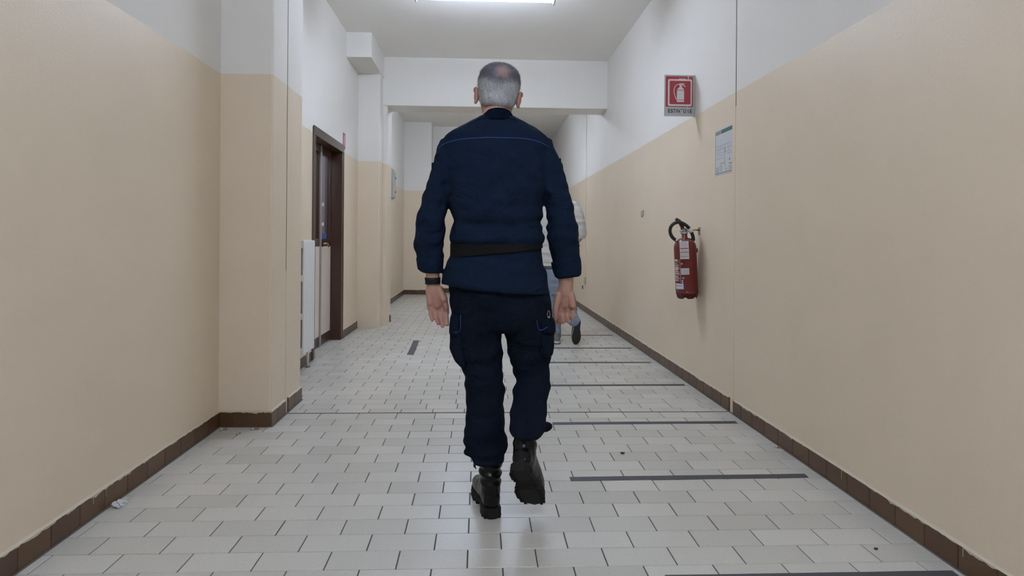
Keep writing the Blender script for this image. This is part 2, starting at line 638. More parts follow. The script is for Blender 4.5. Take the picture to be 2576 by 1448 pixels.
rows = []                                  # (y0, y1, pitch, phase)
y_line0 = 10.40758 * TW
for r in range(-10, 62):                   # towards the camera and behind it
    y1 = y_line0 - TD * (r - 1)
    rows.append((y1 - TD, y1, TW, (0.852 if r % 2 == 0 else 0.352) * TW))
rows.append((3.836, 3.912, 0.2035, -0.908))
rows.append((3.912, 4.031, 0.204, -0.755))
yy, k = 4.031, 0
while yy < Y_END:
    rows.append((yy, yy + TD, TW, (-0.876 if k % 2 == 0 else -0.757)))
    yy += TD
    k += 1

def left_limit(y):
    if 3.555 < y < 4.14:
        return XP - 0.01
    if 7.47 < y < 8.1:
        return XP - 0.05
    if DOOR0 < y < DOOR1:
        return XL - 0.16
    return XL
tiles = []
for (y0, y1, pit, ph) in rows:
    ym = (y0 + y1) / 2
    xl = left_limit(ym)
    xr = XR
    i0 = math.floor((xl - ph) / pit) - 1
    x = ph + i0 * pit
    while x < xr:
        a, b = max(x, xl), min(x + pit, xr)
        if b - a > 0.012:
            tiles.append((a, b, y0, y1))
        x += pit

def vis_size(t):
    a, b, y0, y1 = t
    if y1 < 1.86:
        return -1
    ym = max((y0 + y1) / 2, 0.3)
    if abs((a + b) / 2) > 0.90 * ym:
        return -0.5
    return (b - a) * (y1 - y0) / ym ** 3
tiles.sort(key=vis_size, reverse=True)
cache = {}
hg = G / 2
for a, b, y0, y1 in tiles[:300]:
    key = (round(b - a, 3), round(y1 - y0, 3))
    if key not in cache:
        t = B()
        w_, d_ = key
        tile_geom(t, -w_ / 2 + hg, w_ / 2 - hg, -d_ / 2 + hg * 0.7, d_ / 2 - hg * 0.7)
        t.normal_update()
        me = bpy.data.meshes.new('floor_tile')
        t.to_mesh(me)
        t.free()
        me.materials.append(M['tile'])
        cache[key] = me
    o = bpy.data.objects.new('floor_tile', cache[key])
    o.location = ((a + b) / 2, (y0 + y1) / 2, rng.uniform(-0.0004, 0.0004))
    o.rotation_euler = (rng.gauss(0, 0.0015), rng.gauss(0, 0.001), 0)
    link(o, floor)
bm = B()
for a, b, y0, y1 in tiles[300:]:
    tile_geom(bm, a + hg, b - hg, y0 + hg * 0.7, y1 - hg * 0.7, rng.uniform(-0.0004, 0.0004))
o = obj('floor_tile_field', bm, M['tile'], floor)
o['kind'] = 'stuff'

# ceiling
bm = B()
box(bm, XL - 0.2, XR + 0.2, Y_BEHIND, Y_END + 0.1, CEIL, CEIL + 0.15)
struct(obj('ceiling', bm, M['ceiling']))

# walls
bm = B()
box(bm, XR, XR + 0.15, Y_BEHIND, Y_END + 0.1, -0.01, CEIL)
wall_right = struct(obj('wall_right', bm, M['wall']))
bm = B()
box(bm, XL - 0.15, XL, Y_BEHIND, DOOR0, -0.01, CEIL)
box(bm, XL - 0.15, XL, DOOR1, Y_BACK + 0.1, -0.01, CEIL)
box(bm, XL - 0.15, XL, DOOR0, DOOR1, DOOR_H, CEIL)
wall_left = struct(obj('wall_left', bm, M['wall']))
bm = B()
box(bm, XL - 0.15, -0.985, Y_BACK, Y_STEP, -0.01, CEIL)
box(bm, XL - 0.15, 0.25, Y_STEP, Y_END, -0.01, CEIL)
box(bm, 0.25, XR, Y_END, Y_END + 0.1, -0.01, CEIL)
wall_back = struct(obj('wall_back', bm, M['wall']))
bm = B()
box(bm, XL - 0.15, XR + 0.15, Y_BEHIND - 0.1, Y_BEHIND, -0.01, CEIL)
struct(obj('wall_front', bm, M['wall']))

def soft_box(name, *a, bev=0.012, m_='wall'):
    t = B()
    bbox(t, *a, bev=bev, seg=2)
    return struct(obj(name, t, M[m_]))
pil1 = soft_box('pilaster', XL - 0.02, XP, 3.557, 4.14, -0.01, CEIL + 0.01)
soft_box('pilaster', XL - 0.02, XP - 0.035, 7.47, 7.76, -0.01, CEIL + 0.01)
soft_box('pilaster', XL - 0.02, XP + 0.02, 7.72, 8.09, -0.01, 2.83, bev=0.008)
soft_box('beam', XP - 0.1, XR + 0.02, 7.70, 8.08, 2.812, CEIL + 0.01, bev=0.006, m_='white')
soft_box('beam', XL - 0.02, -1.243, 6.80, 7.74, 3.152, CEIL + 0.01, bev=0.006, m_='white')

# skirting: brown ceramic pieces, ragged cream paint edge above
SK_H = 0.088

def skirting(name, run, y_or_x, joints, face, normal, seed, gap=None, end=None, far_from=99):
    """run 'y': along the corridor on plane x=face; run 'x': across on plane y=face"""
    base = struct(empty(name, (0, 0, 0)))
    rr = random.Random(seed)
    th = 0.009

    def P(s, d, z):
        return Vector((face + normal * d, s, z)) if run == 'y' else Vector((s, face + normal * d, z))
    stuff = B()
    nstuff = 0
    for s0, s1 in zip(joints[:-1], joints[1:]):
        if gap and s0 < gap[1] and s1 > gap[0]:
            parts = [(s0, gap[0]), (gap[1], s1)]
        else:
            parts = [(s0, s1)]
        for p0, p1 in parts:
            if p1 - p0 < 0.01:
                continue
            t = B()
            e = 0.0012
            q = 0.002
            h = SK_H + rr.uniform(-0.002, 0.002)
            corners = [(p0 + e, p1 - e)]
            a, b = corners[0]
            vv = [t.verts.new(P(*c)) for c in ((a, -0.003, 0.001), (b, -0.003, 0.001), (b, -0.003, h), (a, -0.003, h),
                                              (a, th - q, 0.001), (b, th - q, 0.001), (b, th - q, h), (a, th - q, h),
                                              (a + q, th, 0.001 + q), (b - q, th, 0.001 + q), (b - q, th, h - q), (a + q, th, h - q))]
            for f in ((0, 1, 5, 4), (1, 2, 6, 5), (2, 3, 7, 6), (3, 0, 4, 7), (4, 5, 9, 8), (5, 6, 10, 9), (6, 7, 11, 10), (7, 4, 8, 11), (8, 9, 10, 11)):
                t.faces.new([vv[i] for i in f])
            bmesh.ops.recalc_face_normals(t, faces=t.faces)
            if p0 > far_from:
                merge(stuff, t)
                nstuff += 1
            else:
                obj('skirting_tile', t, M['skirt'], base)
    if nstuff:
        o_ = obj('skirting_tile_run', stuff, M['skirt'], base)
        o_['kind'] = 'stuff'
    else:
        stuff.free()
    # paint lip
    s = joints[0]
    e1 = joints[-1]
    t = B()
    prev = None
    dz = 0.0
    while s <= e1 + 1e-6:
        ing = gap and gap[0] - 0.005 < s < gap[1] + 0.005
        dz = 0.7 * dz + rr.gauss(0, 0.0026)
        zb = SK_H - 0.002 - max(-0.002, dz)
        d2 = th + 0.0012
        cur = [t.verts.new(P(s, -0.001, SK_H + 0.008)), t.verts.new(P(s, th * 0.6, SK_H + 0.005)), t.verts.new(P(s, d2, SK_H + 0.001)), t.verts.new(P(s, d2, zb)), t.verts.new(P(s, th - 0.001, zb))]
        if prev and not ing:
            for i in range(4):
                t.faces.new((prev[i], prev[i + 1], cur[i + 1], cur[i]))
        prev = None if ing else cur
        s += 0.012
    # drips
    for _ in range(int((e1 - joints[0]) * (1.7 if run == 'y' else 1.0))):
        s = rr.uniform(joints[0], e1)
        if gap and gap[0] - 0.02 < s < gap[1] + 0.02:
            continue
        ln = rr.uniform(0.012, 0.045)
        wd = rr.uniform(0.0012, 0.0022)
        vv = [t.verts.new(P(s + i * wd, th + 0.0018, z)) for i, z in ((-1, SK_H), (1, SK_H), (0.6, SK_H - ln), (-0.6, SK_H - ln))]
        t.faces.new(vv)
    bmesh.ops.recalc_face_normals(t, faces=t.faces)
    obj('paint_edge', t, M['paint_edge'], base)
    # dark caulk line on the floor
    t = B()
    p, q = P(joints[0], 0.0, 0.0), P(joints[-1], th + 0.006, 0.004)
    box(t, min(p.x, q.x), max(p.x, q.x), min(p.y, q.y), max(p.y, q.y), 0.0, 0.003)
    obj('caulk_line', t, M['caulk'], base)
    return base

def steps(a, b, p):
    out = [a]
    while out[-1] + p < b - 0.02:
        out.append(out[-1] + p)
    out.append(b)
    return out
GAPR = (3.772, 3.828)
skirting('baseboard_right', 'y', 0, steps(2.115 - 0.1535 * 4, 13.85, 0.1535), XR, -1, 11, gap=GAPR, far_from=5.6)
skirting('baseboard_left', 'y', 0, steps(2.03 - 0.153 * 4, 3.556, 0.153), XL, 1, 12)
skirting('baseboard_left', 'x', 0, [XL + 0.009, -1.437, XP + 0.009], 3.557, -1, 13)
skirting('baseboard_left', 'y', 0, [3.549, 3.66, 3.83, 3.98, 4.147], XP, 1, 14, gap=(3.812, 3.850))
skirting('baseboard_left', 'y', 0, steps(4.16, DOOR0 - 0.03, 0.153), XL, 1, 15)
skirting('baseboard_left', 'y', 0, steps(DOOR1 + 0.035, 7.468, 0.153), XL, 1, 16)
skirting('baseboard_left', 'y', 0, steps(8.1, Y_BACK, 0.153), XL, 1, 17)
skirting('baseboard_left', 'y', 0, [8.0, 8.098], XP + 0.02, 1, 20)
skirting('baseboard_back', 'x', 0, steps(XL, -0.985, 0.153), Y_BACK, -1, 18)
skirting('baseboard_back', 'x', 0, steps(-0.985, 0.25, 0.153), Y_STEP, -1, 19)

# expansion joint covers: painted strips with an open dark seam at one side
def joint_cover(name, face, normal, y0, y1, z1, seam, seam_z, seam_w=0.0035):
    b_ = struct(empty(name))
    t = B()
    x0, x1 = sorted((face - normal * 0.002, face + normal * 0.0035))
    bbox(t, x0, x1, y0, y1, 0.0, z1, bev=0.0015)
    obj('cover_strip', t, M['wall'], b_)
    t = B()
    x0, x1 = sorted((face - normal * 0.002, face + normal * 0.0012))
    box(t, x0, x1, seam, seam + seam_w, seam_z, z1)
    obj('open_seam', t, M['hole'], b_)
    return b_
joint_cover('trim_1', XR, -1, 3.778, 3.822, CEIL, 3.771, 1.98)
joint_cover('trim_2', XP, 1, 3.816, 3.846, CEIL, 3.812, 0.9, 0.0018)

# conduit dropping down the right wall beyond the beam
bm = B()
bbox(bm, XR - 0.012, XR, 9.18, 9.23, 0.42, CEIL, bev=0.003)
tr = struct(obj('trim_3', bm, M['wall']))
bm = B()
bbox(bm, XR - 0.02, XR - 0.001, 9.15, 9.24, 0.42, 0.53, bev=0.004)
obj('conduit_end_cap', bm, M['paint_edge'], tr)

# door on the left
door = struct(empty('door_1', (XL, DOOR0, 0)))

def dpart(name, bm, m_, par=None, smooth=False):
    bm.transform(Matrix.Translation(-Vector((XL, DOOR0, 0))))
    return obj(name, bm, m_, par or door, smooth)
DX = XL - 0.105                       # leaf face
t = B()
bbox(t, XL - 0.15, XL + 0.012, DOOR1 - 0.045, DOOR1 + 0.03, 0.0, DOOR_H + 0.02, bev=0.003)
dpart('frame_jamb', t, M['brown'])
t = B()
bbox(t, XL - 0.15, XL + 0.012, DOOR0 - 0.03, DOOR0 + 0.045, 0.0, DOOR_H + 0.02, bev=0.003)
dpart('frame_jamb', t, M['brown'])
t = B()
bbox(t, XL - 0.15, XL + 0.012, DOOR0 + 0.045, DOOR1 - 0.045, DOOR_H - 0.05, DOOR_H + 0.02, bev=0.003)
dpart('frame_head', t, M['brown'])
t = B()
bbox(t, XL + 0.004, XL + 0.018, DOOR0 - 0.03, DOOR1 + 0.03, DOOR_H - 0.055, DOOR_H + 0.03, bev=0.003)
dpart('architrave', t, M['bronze'])
for yy_ in (DOOR0 - 0.032, DOOR1 + 0.020):
    t = B()
    bbox(t, XL + 0.004, XL + 0.018, yy_, yy_ + 0.012, 0.0, DOOR_H - 0.055, bev=0.002)
    dpart('architrave', t, M['bronze'])
MEET = 6.13
for li, (l0, l1) in enumerate(((DOOR0 + 0.047, MEET - 0.002), (MEET + 0.002, DOOR1 - 0.047))):
    t = B()
    x0, x1 = DX - 0.035, DX
    st = 0.032
    bbox(t, x0, x1, l0, l0 + st, 0.01, DOOR_H - 0.052, bev=0.003)
    bbox(t, x0, x1, l1 - st, l1, 0.01, DOOR_H - 0.052, bev=0.003)
    bbox(t, x0, x1, l0 + st, l1 - st, 0.01, 0.115, bev=0.003)
    bbox(t, x0, x1, l0 + st, l1 - st, 1.02, 1.10, bev=0.003)
    bbox(t, x0, x1, l0 + st, l1 - st, DOOR_H - 0.125, DOOR_H - 0.052, bev=0.003)
    leaf = dpart('door_leaf', t, M['brown'])
    t = B()
    bbox(t, DX - 0.028, DX + 0.003, l0 + 0.02, l1 - 0.015, 0.11, 1.022, bev=0.003)
    dpart('lower_panel', t, M['laminate'], leaf)
    t = B()
    box(t, DX - 0.020, DX - 0.014, l0 + st - 0.005, l1 - st + 0.005, 1.095, DOOR_H - 0.12)
    dpart('glass_pane', t, M['glass'], leaf)
    if li == 1:
        t = B()
        bbox(t, DX - 0.0005, DX + 0.006, l0 + 0.012, l0 + 0.048, 1.00, 1.10, bev=0.002)
        tube(t, [(DX, l0 + 0.03, 1.052), (DX + 0.05, l0 + 0.03, 1.052), (DX + 0.055, l0 + 0.05, 1.055), (DX + 0.052, l0 + 0.13, 1.045), (DX + 0.048, l0 + 0.16, 1.02)], 0.009, n=10)
        dpart('handle', t, M['chrome'], leaf, True)
        t = B()
        tube(t, [(DX + 0.02, l0 + 0.03, 1.02), (DX + 0.02, l0 + 0.03, 1.085)], 0.010, n=8)
        dpart('latch', t, M['black'], leaf)
        for z0_, z1_ in ((1.44, 1.475), (1.235, 1.27)):
            t = B()
            box(t, DX - 0.0135, DX - 0.0125, l0 + 0.06, l0 + 0.20, z0_, z1_)
            dpart('paper_notice', t, M['paper'], leaf)
        t = B()
        box(t, DX - 0.0135, DX - 0.0125, l0 + 0.10, l0 + 0.32, 1.10, 1.16)
        dpart('blue_notice', t, M['print_blue'], leaf)
t = B()
bbox(t, DX - 0.002, DX + 0.016, MEET - 0.018, MEET + 0.018, 0.01, DOOR_H - 0.055, bev=0.003)
dpart('meeting_strip', t, M['alu_strip'])

# the room seen dimly through the panes
bm = B()
box(bm, -4.3, -4.2, 4.4, 8.6, 0, 3.0)
box(bm, -4.2, XL - 0.15, 4.3, 4.4, 0, 3.0)
box(bm, -4.2, XL - 0.15, 8.6, 8.7, 0, 3.0)
wr = struct(obj('wall_room', bm, M['room_pink']))
bm = B()
box(bm, -4.3, XL - 0.14, 4.3, 8.7, 3.0, 3.1)
struct(obj('ceiling_room', bm, M['white']))
bm = B()
bbox(bm, -2.10, -1.70, 8.15, 8.58, 0.0, 2.30, bev=0.006)
cab = tag(obj('cabinet', bm, M['room_grey']), 'dim grey cabinet seen through the door glass', 'cabinet')
for i in range(2):
    bm = B()
    bbox(bm, -2.09 + i * 0.195, -1.905 + i * 0.195, 8.135, 8.155, 0.06, 2.25, bev=0.004)
    obj('cabinet_door', bm, M['room_grey'], cab)

# ceiling lamps: batten with opal diffuser and blind end caps
def lamp(loc, strength, label, rotz=0.0):
    L_, W_ = 1.225, 0.20
    root = empty('ceiling_lamp', loc)
    root.rotation_euler = (0, 0, rotz)
    t = B()
    bbox(t, -L_ / 2, L_ / 2, -0.026, 0.026, -0.006, 0.022, bev=0.004)
    obj('housing', t, M['lampw'], root)
    for x_ in (-0.4, 0.4):
        t = B()
        tube(t, [(x_, 0, -0.01), (x_, 0, 0.098)], 0.012, n=10)
        obj('suspension_stem', t, M['lampw'], root, True)
    t = B()
    prof = [(-0.05, -0.002), (-0.098, -0.050), (-0.100, -0.085), (-0.062, -0.128), (0.062, -0.128), (0.100, -0.085), (0.098, -0.050), (0.05, -0.002)]
    a = [t.verts.new((-L_ / 2 + 0.012, y, z)) for y, z in prof]
    b = [t.verts.new((L_ / 2 - 0.012, y, z)) for y, z in prof]
    n = len(prof)
    for i in range(n):
        t.faces.new((a[i], a[(i + 1) % n], b[(i + 1) % n], b[i]))
    t.faces.new(a)
    t.faces.new(list(reversed(b)))
    bmesh.ops.recalc_face_normals(t, faces=t.faces)
    obj('diffuser', t, emitter('lamp_glow', (0.79, 0.92, 1.20, 1), strength), root)
    for s in (-1, 1):
        t = B()
        x0, x1 = sorted((s * (L_ / 2 - 0.011), s * (L_ / 2 + 0.006)))
        bbox(t, x0, x1, -W_ / 2 - 0.008, W_ / 2 + 0.008, -0.135, -0.004, bev=0.004)
        obj('end_cap', t, M['lampw'], root)
    return tag(root, label, 'lamp')
lamp((0.028, 5.20, CEIL - 0.098), LAMP_MAIN, 'lit white fluorescent batten lamp on the ceiling ahead of the walking man')
lamp((0.028, -0.6, CEIL - 0.098), LAMP_REAR, 'fluorescent batten lamp on the ceiling behind the viewer')
lamp((0.028, 9.25, CEIL - 0.098), LAMP_FAR, 'fluorescent batten lamp hidden behind the ceiling beam')
lamp((-2.9, 6.2, 3.0 - 0.098), ROOM_FILL, 'unseen batten lamp added to brighten the room behind the door')  # added out of view so the room's colours show through the panes

# ================================================================== THINGS ON THE WALLS
# --- radiator on the left wall beyond the pilaster
rad = empty('radiator', (XL, 4.78, 0))
tag(rad, 'tall white column radiator tucked behind the left pilaster', 'radiator')

def rpart(name, bm, m_, smooth=False, par=None):
    bm.transform(Matrix.Translation(-Vector((XL, 4.78, 0))))
    return obj(name, bm, m_, par or rad, smooth)
RY0, RY1, RX0, RX1, RZ0, RZ1 = 4.775, 5.085, XL + 0.04, XL + 0.135, 0.175, 1.085
n_sec = 5
sw = (RY1 - RY0) / n_sec
for i in range(n_sec):
    t = B()
    a, b = RY0 + i * sw + 0.002, RY0 + (i + 1) * sw - 0.002
    bbox(t, RX1 - 0.016, RX1, a, b, RZ0 + 0.01, RZ1 - 0.004, bev=0.006)
    mid = (a + b) / 2
    bbox(t, RX0 + 0.030, RX0 + 0.052, mid - 0.011, mid + 0.011, RZ0 + 0.02, RZ1 - 0.03, bev=0.005)
    for z in (RZ0 + 0.01, (RZ0 * 2 + RZ1) / 3 - 0.02, (RZ0 + RZ1 * 2) / 3 - 0.02, RZ1 - 0.06):
        bbox(t, RX0 + 0.004, RX1 - 0.006, a, b, z, z + 0.052, bev=0.006)
    rpart('radiator_section', t, M['radiator'])
t = B()
bbox(t, RX0 - 0.002, RX1 - 0.002, RY0, RY1, RZ1 - 0.01, RZ1 + 0.004, bev=0.005)
rpart('top_grille', t, M['radiator'])
t = B()
tube(t, [(XL + 0.06, 5.08, 0.215), (XL + 0.055, 5.15, 0.215), (XL + 0.05, 5.185, 0.205), (XL + 0.048, 5.195, 0.17), (XL + 0.048, 5.195, 0.0)], 0.013, n=12)
rpart('feed_pipe', t, M['radiator'], True)
t = B()
lathe(t, [(0.024, 0.0), (0.024, 0.004), (0.016, 0.007)], 16, (XL + 0.048, 5.195, 0.0))
rpart('pipe_collar', t, M['caulk'])
for z in (0.35, 0.95):
    t = B()
    tube(t, [(XL - 0.002, 4.93, z), (RX0 + 0.04, 4.93, z)], 0.008, n=8)
    rpart('wall_bracket', t, M['radiator'])

# --- flag sign ESTINTORE
SY = 4.51
sx0, sx1, sz0, sz1 = 1.397, XR - 0.002, 2.060, 2.376
sign = empty('extinguisher_sign', (XR, SY, sz0))
tag(sign, 'grey and red projecting wall sign showing an extinguisher above the word ESTINTORE', 'sign')

def sp(name, bm, m_, par=None, smooth=False):
    bm.transform(Matrix.Translation(-Vector((XR, SY, sz0))))
    return obj(name, bm, m_, par or sign, smooth)
t = B()
bbox(t, sx0, sx1, SY, SY + 0.004, sz0, sz1, bev=0.001)
box(t, XR - 0.004, XR - 0.0005, SY + 0.0, SY + 0.035, sz0, sz1)
sp('plate', t, M['alu'])
SW, SH = sx1 - sx0, sz1 - sz0

def S3(u, v, d=0.0):
    """u,v in sign fractions from the top left, as seen from the corridor"""
    return Vector((sx0 + u * SW, SY - d, sz1 - v * SH))

def rrect(u0, v0, u1, v1, r, n=4):
    out = []
    ru, rv = r, r * SW / SH
    for cx, cy, a0 in ((u1 - ru, v0 + rv, -90), (u1 - ru, v1 - rv, 0), (u0 + ru, v1 - rv, 90), (u0 + ru, v0 + rv, 180)):
        for i in range(n + 1):
            a = R(a0 + 90 * i / n)
            out.append((cx + ru * math.cos(a), cy + rv * math.sin(a)))
    return out

def flat(poly, d):
    t = B()
    prism(t, poly, lambda u, v: S3(u, v, d), Vector((0, 0.0005, 0)))
    return t
sp('red_field', flat(rrect(0.045, 0.035, 0.935, 0.775, 0.02), 0.0006), M['sign_red'])
t = B()
o_ = rrect(0.115, 0.105, 0.90, 0.755, 0.045)
i_ = rrect(0.17, 0.145, 0.855, 0.710, 0.03)
n = len(o_)
ov = [t.verts.new(S3(*p, 0.0012)) for p in o_]
iv = [t.verts.new(S3(*p, 0.0012)) for p in i_]
for k_ in range(n):
    t.faces.new((ov[k_], ov[(k_ + 1) % n], iv[(k_ + 1) % n], iv[k_]))
bmesh.ops.recalc_face_normals(t, faces=t.faces)
t.normal_update()
t.faces.ensure_lookup_table()
if t.faces[0].normal.y > 0:
    bmesh.ops.reverse_faces(t, faces=list(t.faces))
sp('white_frame', t, M['sign_white'])
t = B()
for poly in ([(0.41, 0.355), (0.50, 0.285), (0.485, 0.235), (0.575, 0.235), (0.565, 0.285), (0.645, 0.355)],
             [(0.41, 0.375), (0.645, 0.375), (0.645, 0.600), (0.41, 0.600)],
             [(0.41, 0.612), (0.645, 0.612), (0.645, 0.655), (0.41, 0.655)],
             [(0.49, 0.205), (0.66, 0.205), (0.655, 0.225), (0.485, 0.228)],
             [(0.57, 0.235), (0.60, 0.228), (0.695, 0.275), (0.685, 0.292), (0.60, 0.252)],
             [(0.41, 0.355), (0.645, 0.355), (0.645, 0.362), (0.41, 0.362)]):
    merge(t, flat(poly, 0.0012))
sp('pictogram_body', t, M['sign_white'])
t = B()
hp = [(0.50, 0.232), (0.42, 0.235), (0.36, 0.27), (0.325, 0.33), (0.315, 0.40), (0.335, 0.48), (0.37, 0.55), (0.40, 0.605)]
hp3 = [S3(u, v, 0.0012) for u, v in hp]
hps = []
for i in range(len(hp3) - 1):
    a_, b_, c_, d_ = hp3[max(0, i - 1)], hp3[i], hp3[i + 1], hp3[min(len(hp3) - 1, i + 2)]
    for j in range(4):
        q = j / 4
        hps.append(0.5 * (2 * b_ + (c_ - a_) * q + (2 * a_ - 5 * b_ + 4 * c_ - d_) * q * q + (3 * b_ - a_ - 3 * c_ + d_) * q ** 3))
hps.append(hp3[-1])
tube(t, hps, 0.0031, n=8)
sp('pictogram_hose', t, M['sign_white'])
for u0, u1, v0, v1 in ((0.47, 0.70, 0.105, 0.085), (0.76, 0.795, 0.105, 0.02), (0.735, 0.77, 0.80, 0.745)):
    t = B()
    box(t, S3(u0, 0, 0).x, S3(u1, 0, 0).x, SY - 0.0016, SY - 0.0008, S3(0, v0, 0).z, S3(0, v1, 0).z)
    sp('peeled_scrape', t, M['alu'])
LZ = S3(0, 0.872).z
toS = Matrix(((1, 0, 0, 0), (0, 0, -1, 0), (0, 1, 0, 0), (0, 0, 0, 1)))

def letters(s, u0, u1):
    t = text_mesh(s, 0.042, 0.0009)
    xs_ = [v.co.x for v in t.verts]
    ys_ = [v.co.y for v in t.verts]
    w_, h_ = max(xs_) - min(xs_), max(ys_) - min(ys_)
    k = Matrix.Diagonal(((u1 - u0) * SW / w_, 0.0295 / h_, 1, 1)) @ Matrix.Translation((-(max(xs_) + min(xs_)) / 2, -(max(ys_) + min(ys_)) / 2, 0))
    t.transform(Matrix.Translation((sx0 + (u0 + u1) / 2 * SW, SY - 0.001, LZ)) @ toS @ k)
    return t
for s_, u0, u1 in (('E', 0.125, 0.190), ('S', 0.207, 0.285), ('T', 0.295, 0.365), ('I', 0.385, 0.402), ('N', 0.430, 0.510), ('O', 0.622, 0.712), ('R', 0.735, 0.812), ('E', 0.838, 0.905)):
    sp('letter', letters(s_, u0, u1), M['print_dark'])
t = B()
box(t, S3(0.535, 0, 0).x, S3(0.605, 0, 0).x, SY - 0.0014, SY - 0.0004, LZ + 0.0105, LZ + 0.0147)
sp('letter', t, M['print_dark'])
t = B()
box(t, S3(0.722, 0, 0).x, S3(0.768, 0, 0).x, SY - 0.0020, SY - 0.0012, LZ - 0.0165, LZ + 0.0165)
sp('worn_strip', t, M['alu'])

# --- wall notice: evacuation plan in a clear sleeve
NX = XR - 0.001
ny0, ny1, nz0, nz1 = 3.800, 4.102, 1.566, 1.868
notice = empty('evacuation_plan', (XR, (ny0 + ny1) / 2, nz0))
tag(notice, 'printed evacuation plan with green header on the right wall', 'notice')

def npart(name, bm, m_):
    bm.transform(Matrix.Translation(-Vector((XR, (ny0 + ny1) / 2, nz0))))
    return obj(name, bm, m_, notice)

def N3(bm, u0, u1, v0, v1, d=0.001):
    """u left to right as read from the corridor (left = farther), v downwards"""
    a, b = ny1 - u1 * (ny1 - ny0), ny1 - u0 * (ny1 - ny0)
    box(bm, NX - d - 0.0004, NX - d, a, b, nz1 - v1 * (nz1 - nz0), nz1 - v0 * (nz1 - nz0))
t = B()
bbox(t, NX - 0.0015, XR + 0.0005, ny0 - 0.006, ny1 + 0.006, nz0 - 0.006, nz1 + 0.006, bev=0.0005)
npart('sheet', t, M['paper'])
t = B()
N3(t, 0.33, 0.99, 0.015, 0.10, 0.0016)
N3(t, 0.01, 0.99, 0.975, 0.99, 0.0016)
N3(t, 0.005, 0.015, 0.015, 0.99, 0.0016)
N3(t, 0.985, 0.995, 0.015, 0.99, 0.0016)
npart('green_header', t, M['print_green'])
t = B()
N3(t, 0.01, 0.31, 0.015, 0.10, 0.0016)
for k_ in range(3):
    N3(t, 0.05, 0.95, 0.36 + k_ * 0.085, 0.366 + k_ * 0.085, 0.0016)
for u in (0.05, 0.18, 0.30, 0.42, 0.56, 0.70, 0.82, 0.945):
    N3(t, u, u + 0.008, 0.36, 0.455, 0.0016)
for u in (0.12, 0.25, 0.52, 0.55, 0.75):
    N3(t, u, u + 0.008, 0.445, 0.53, 0.0016)
for u0, u1, v in ((0.15, 0.42, 0.58), (0.05, 0.45, 0.645), (0.65, 0.92, 0.58)):
    N3(t, u0, u1, v, v + 0.008, 0.0016)
N3(t, 0.53, 0.545, 0.45, 0.86, 0.0016)
for k_ in range(8):
    N3(t, 0.05, 0.22, 0.885 + k_ * 0.0105, 0.889 + k_ * 0.0105, 0.0016)
    N3(t, 0.27, 0.40, 0.80 + k_ * 0.021, 0.806 + k_ * 0.021, 0.0016)
    N3(t, 0.76, 0.95, 0.86 + k_ * 0.012, 0.864 + k_ * 0.012, 0.0016)
N3(t, 0.60, 0.64, 0.90, 0.945, 0.0016)
npart('plan_drawing', t, M['print_grey'])
t = B()
N3(t, 0.78, 0.81, 0.70, 0.745, 0.0016)
npart('marker_dot', t, M['print_dark'])
for q in ((0.28, 0.52, 0.76, 0.775), (0.04, 0.24, 0.845, 0.862), (0.76, 0.93, 0.80, 0.83)):
    t = B()
    N3(t, *q, 0.0016)
    npart('ochre_caption', t, M['print_yellow'])

# --- small sign over the corner of the door
t = B()
bbox(t, XL - 0.001, XL + 0.003, 6.66, 6.765, 2.10, 2.275, bev=0.0008)
ds = tag(obj('door_sign', t, M['sign_red']), 'small red and white sign on the left wall beside the door head', 'sign')
t = B()
box(t, XL + 0.0031, XL + 0.0036, 6.695, 6.735, 2.13, 2.25)
obj('white_field', t, M['sign_white'], ds)
t = B()
for k_ in range(5):
    box(t, XL + 0.0036, XL + 0.0040, 6.704, 6.726, 2.14 + k_ * 0.022, 2.15 + k_ * 0.022)
obj('red_marks', t, M['sign_red'], ds)

# --- electrical cabinet on the far left wall
eb = empty('electrical_box', (XL, 10.45, 1.80))
tag(eb, 'grey electrical box mounted on the far left wall', 'electrical box')
t = B()
bbox(t, XL - 0.002, XL + 0.022, 10.16, 10.50, 1.80, 2.30, bev=0.004)
t.transform(Matrix.Translation((-XL, -10.45, -1.80)))
obj('enclosure', t, M['box_grey'], eb)
t = B()
bbox(t, XL + 0.022, XL + 0.040, 10.20, 10.50, 1.81, 2.26, bev=0.004)
t.transform(Matrix.Translation((-XL, -10.45, -1.80)))
dr = obj('box_door', t, M['box_grey'], eb)
for z in (1.90, 2.14):
    t = B()
    bbox(t, XL + 0.039, XL + 0.048, 10.45, 10.48, z, z + 0.035, bev=0.002)
    t.transform(Matrix.Translation((-XL, -10.45, -1.80)))
    obj('lock', t, M['black'], dr)
t = B()
bbox(t, XL - 0.002, XL + 0.008, 10.14, 10.20, 1.70, 1.76, bev=0.002)
sw_ = tag(obj('light_switch', t, M['print_dark']), 'tiny dark wall switch under the grey electrical box', 'switch')
t = B()
bbox(t, XL + 0.008, XL + 0.012, 10.155, 10.185, 1.715, 1.745, bev=0.001)
obj('rocker', t, M['box_grey'], sw_)
# --- open socket hole low on the far right wall
t = B()
bbox(t, XR - 0.005, XR + 0.002, 9.42, 9.48, 0.33, 0.385, bev=0.002)
so = tag(obj('wall_socket', t, M['black']), 'small black socket low on the far right wall', 'socket')
t = B()
box(t, XR - 0.006, XR - 0.0045, 9.435, 9.465, 0.34, 0.375)
obj('socket_face', t, M['hole'], so)
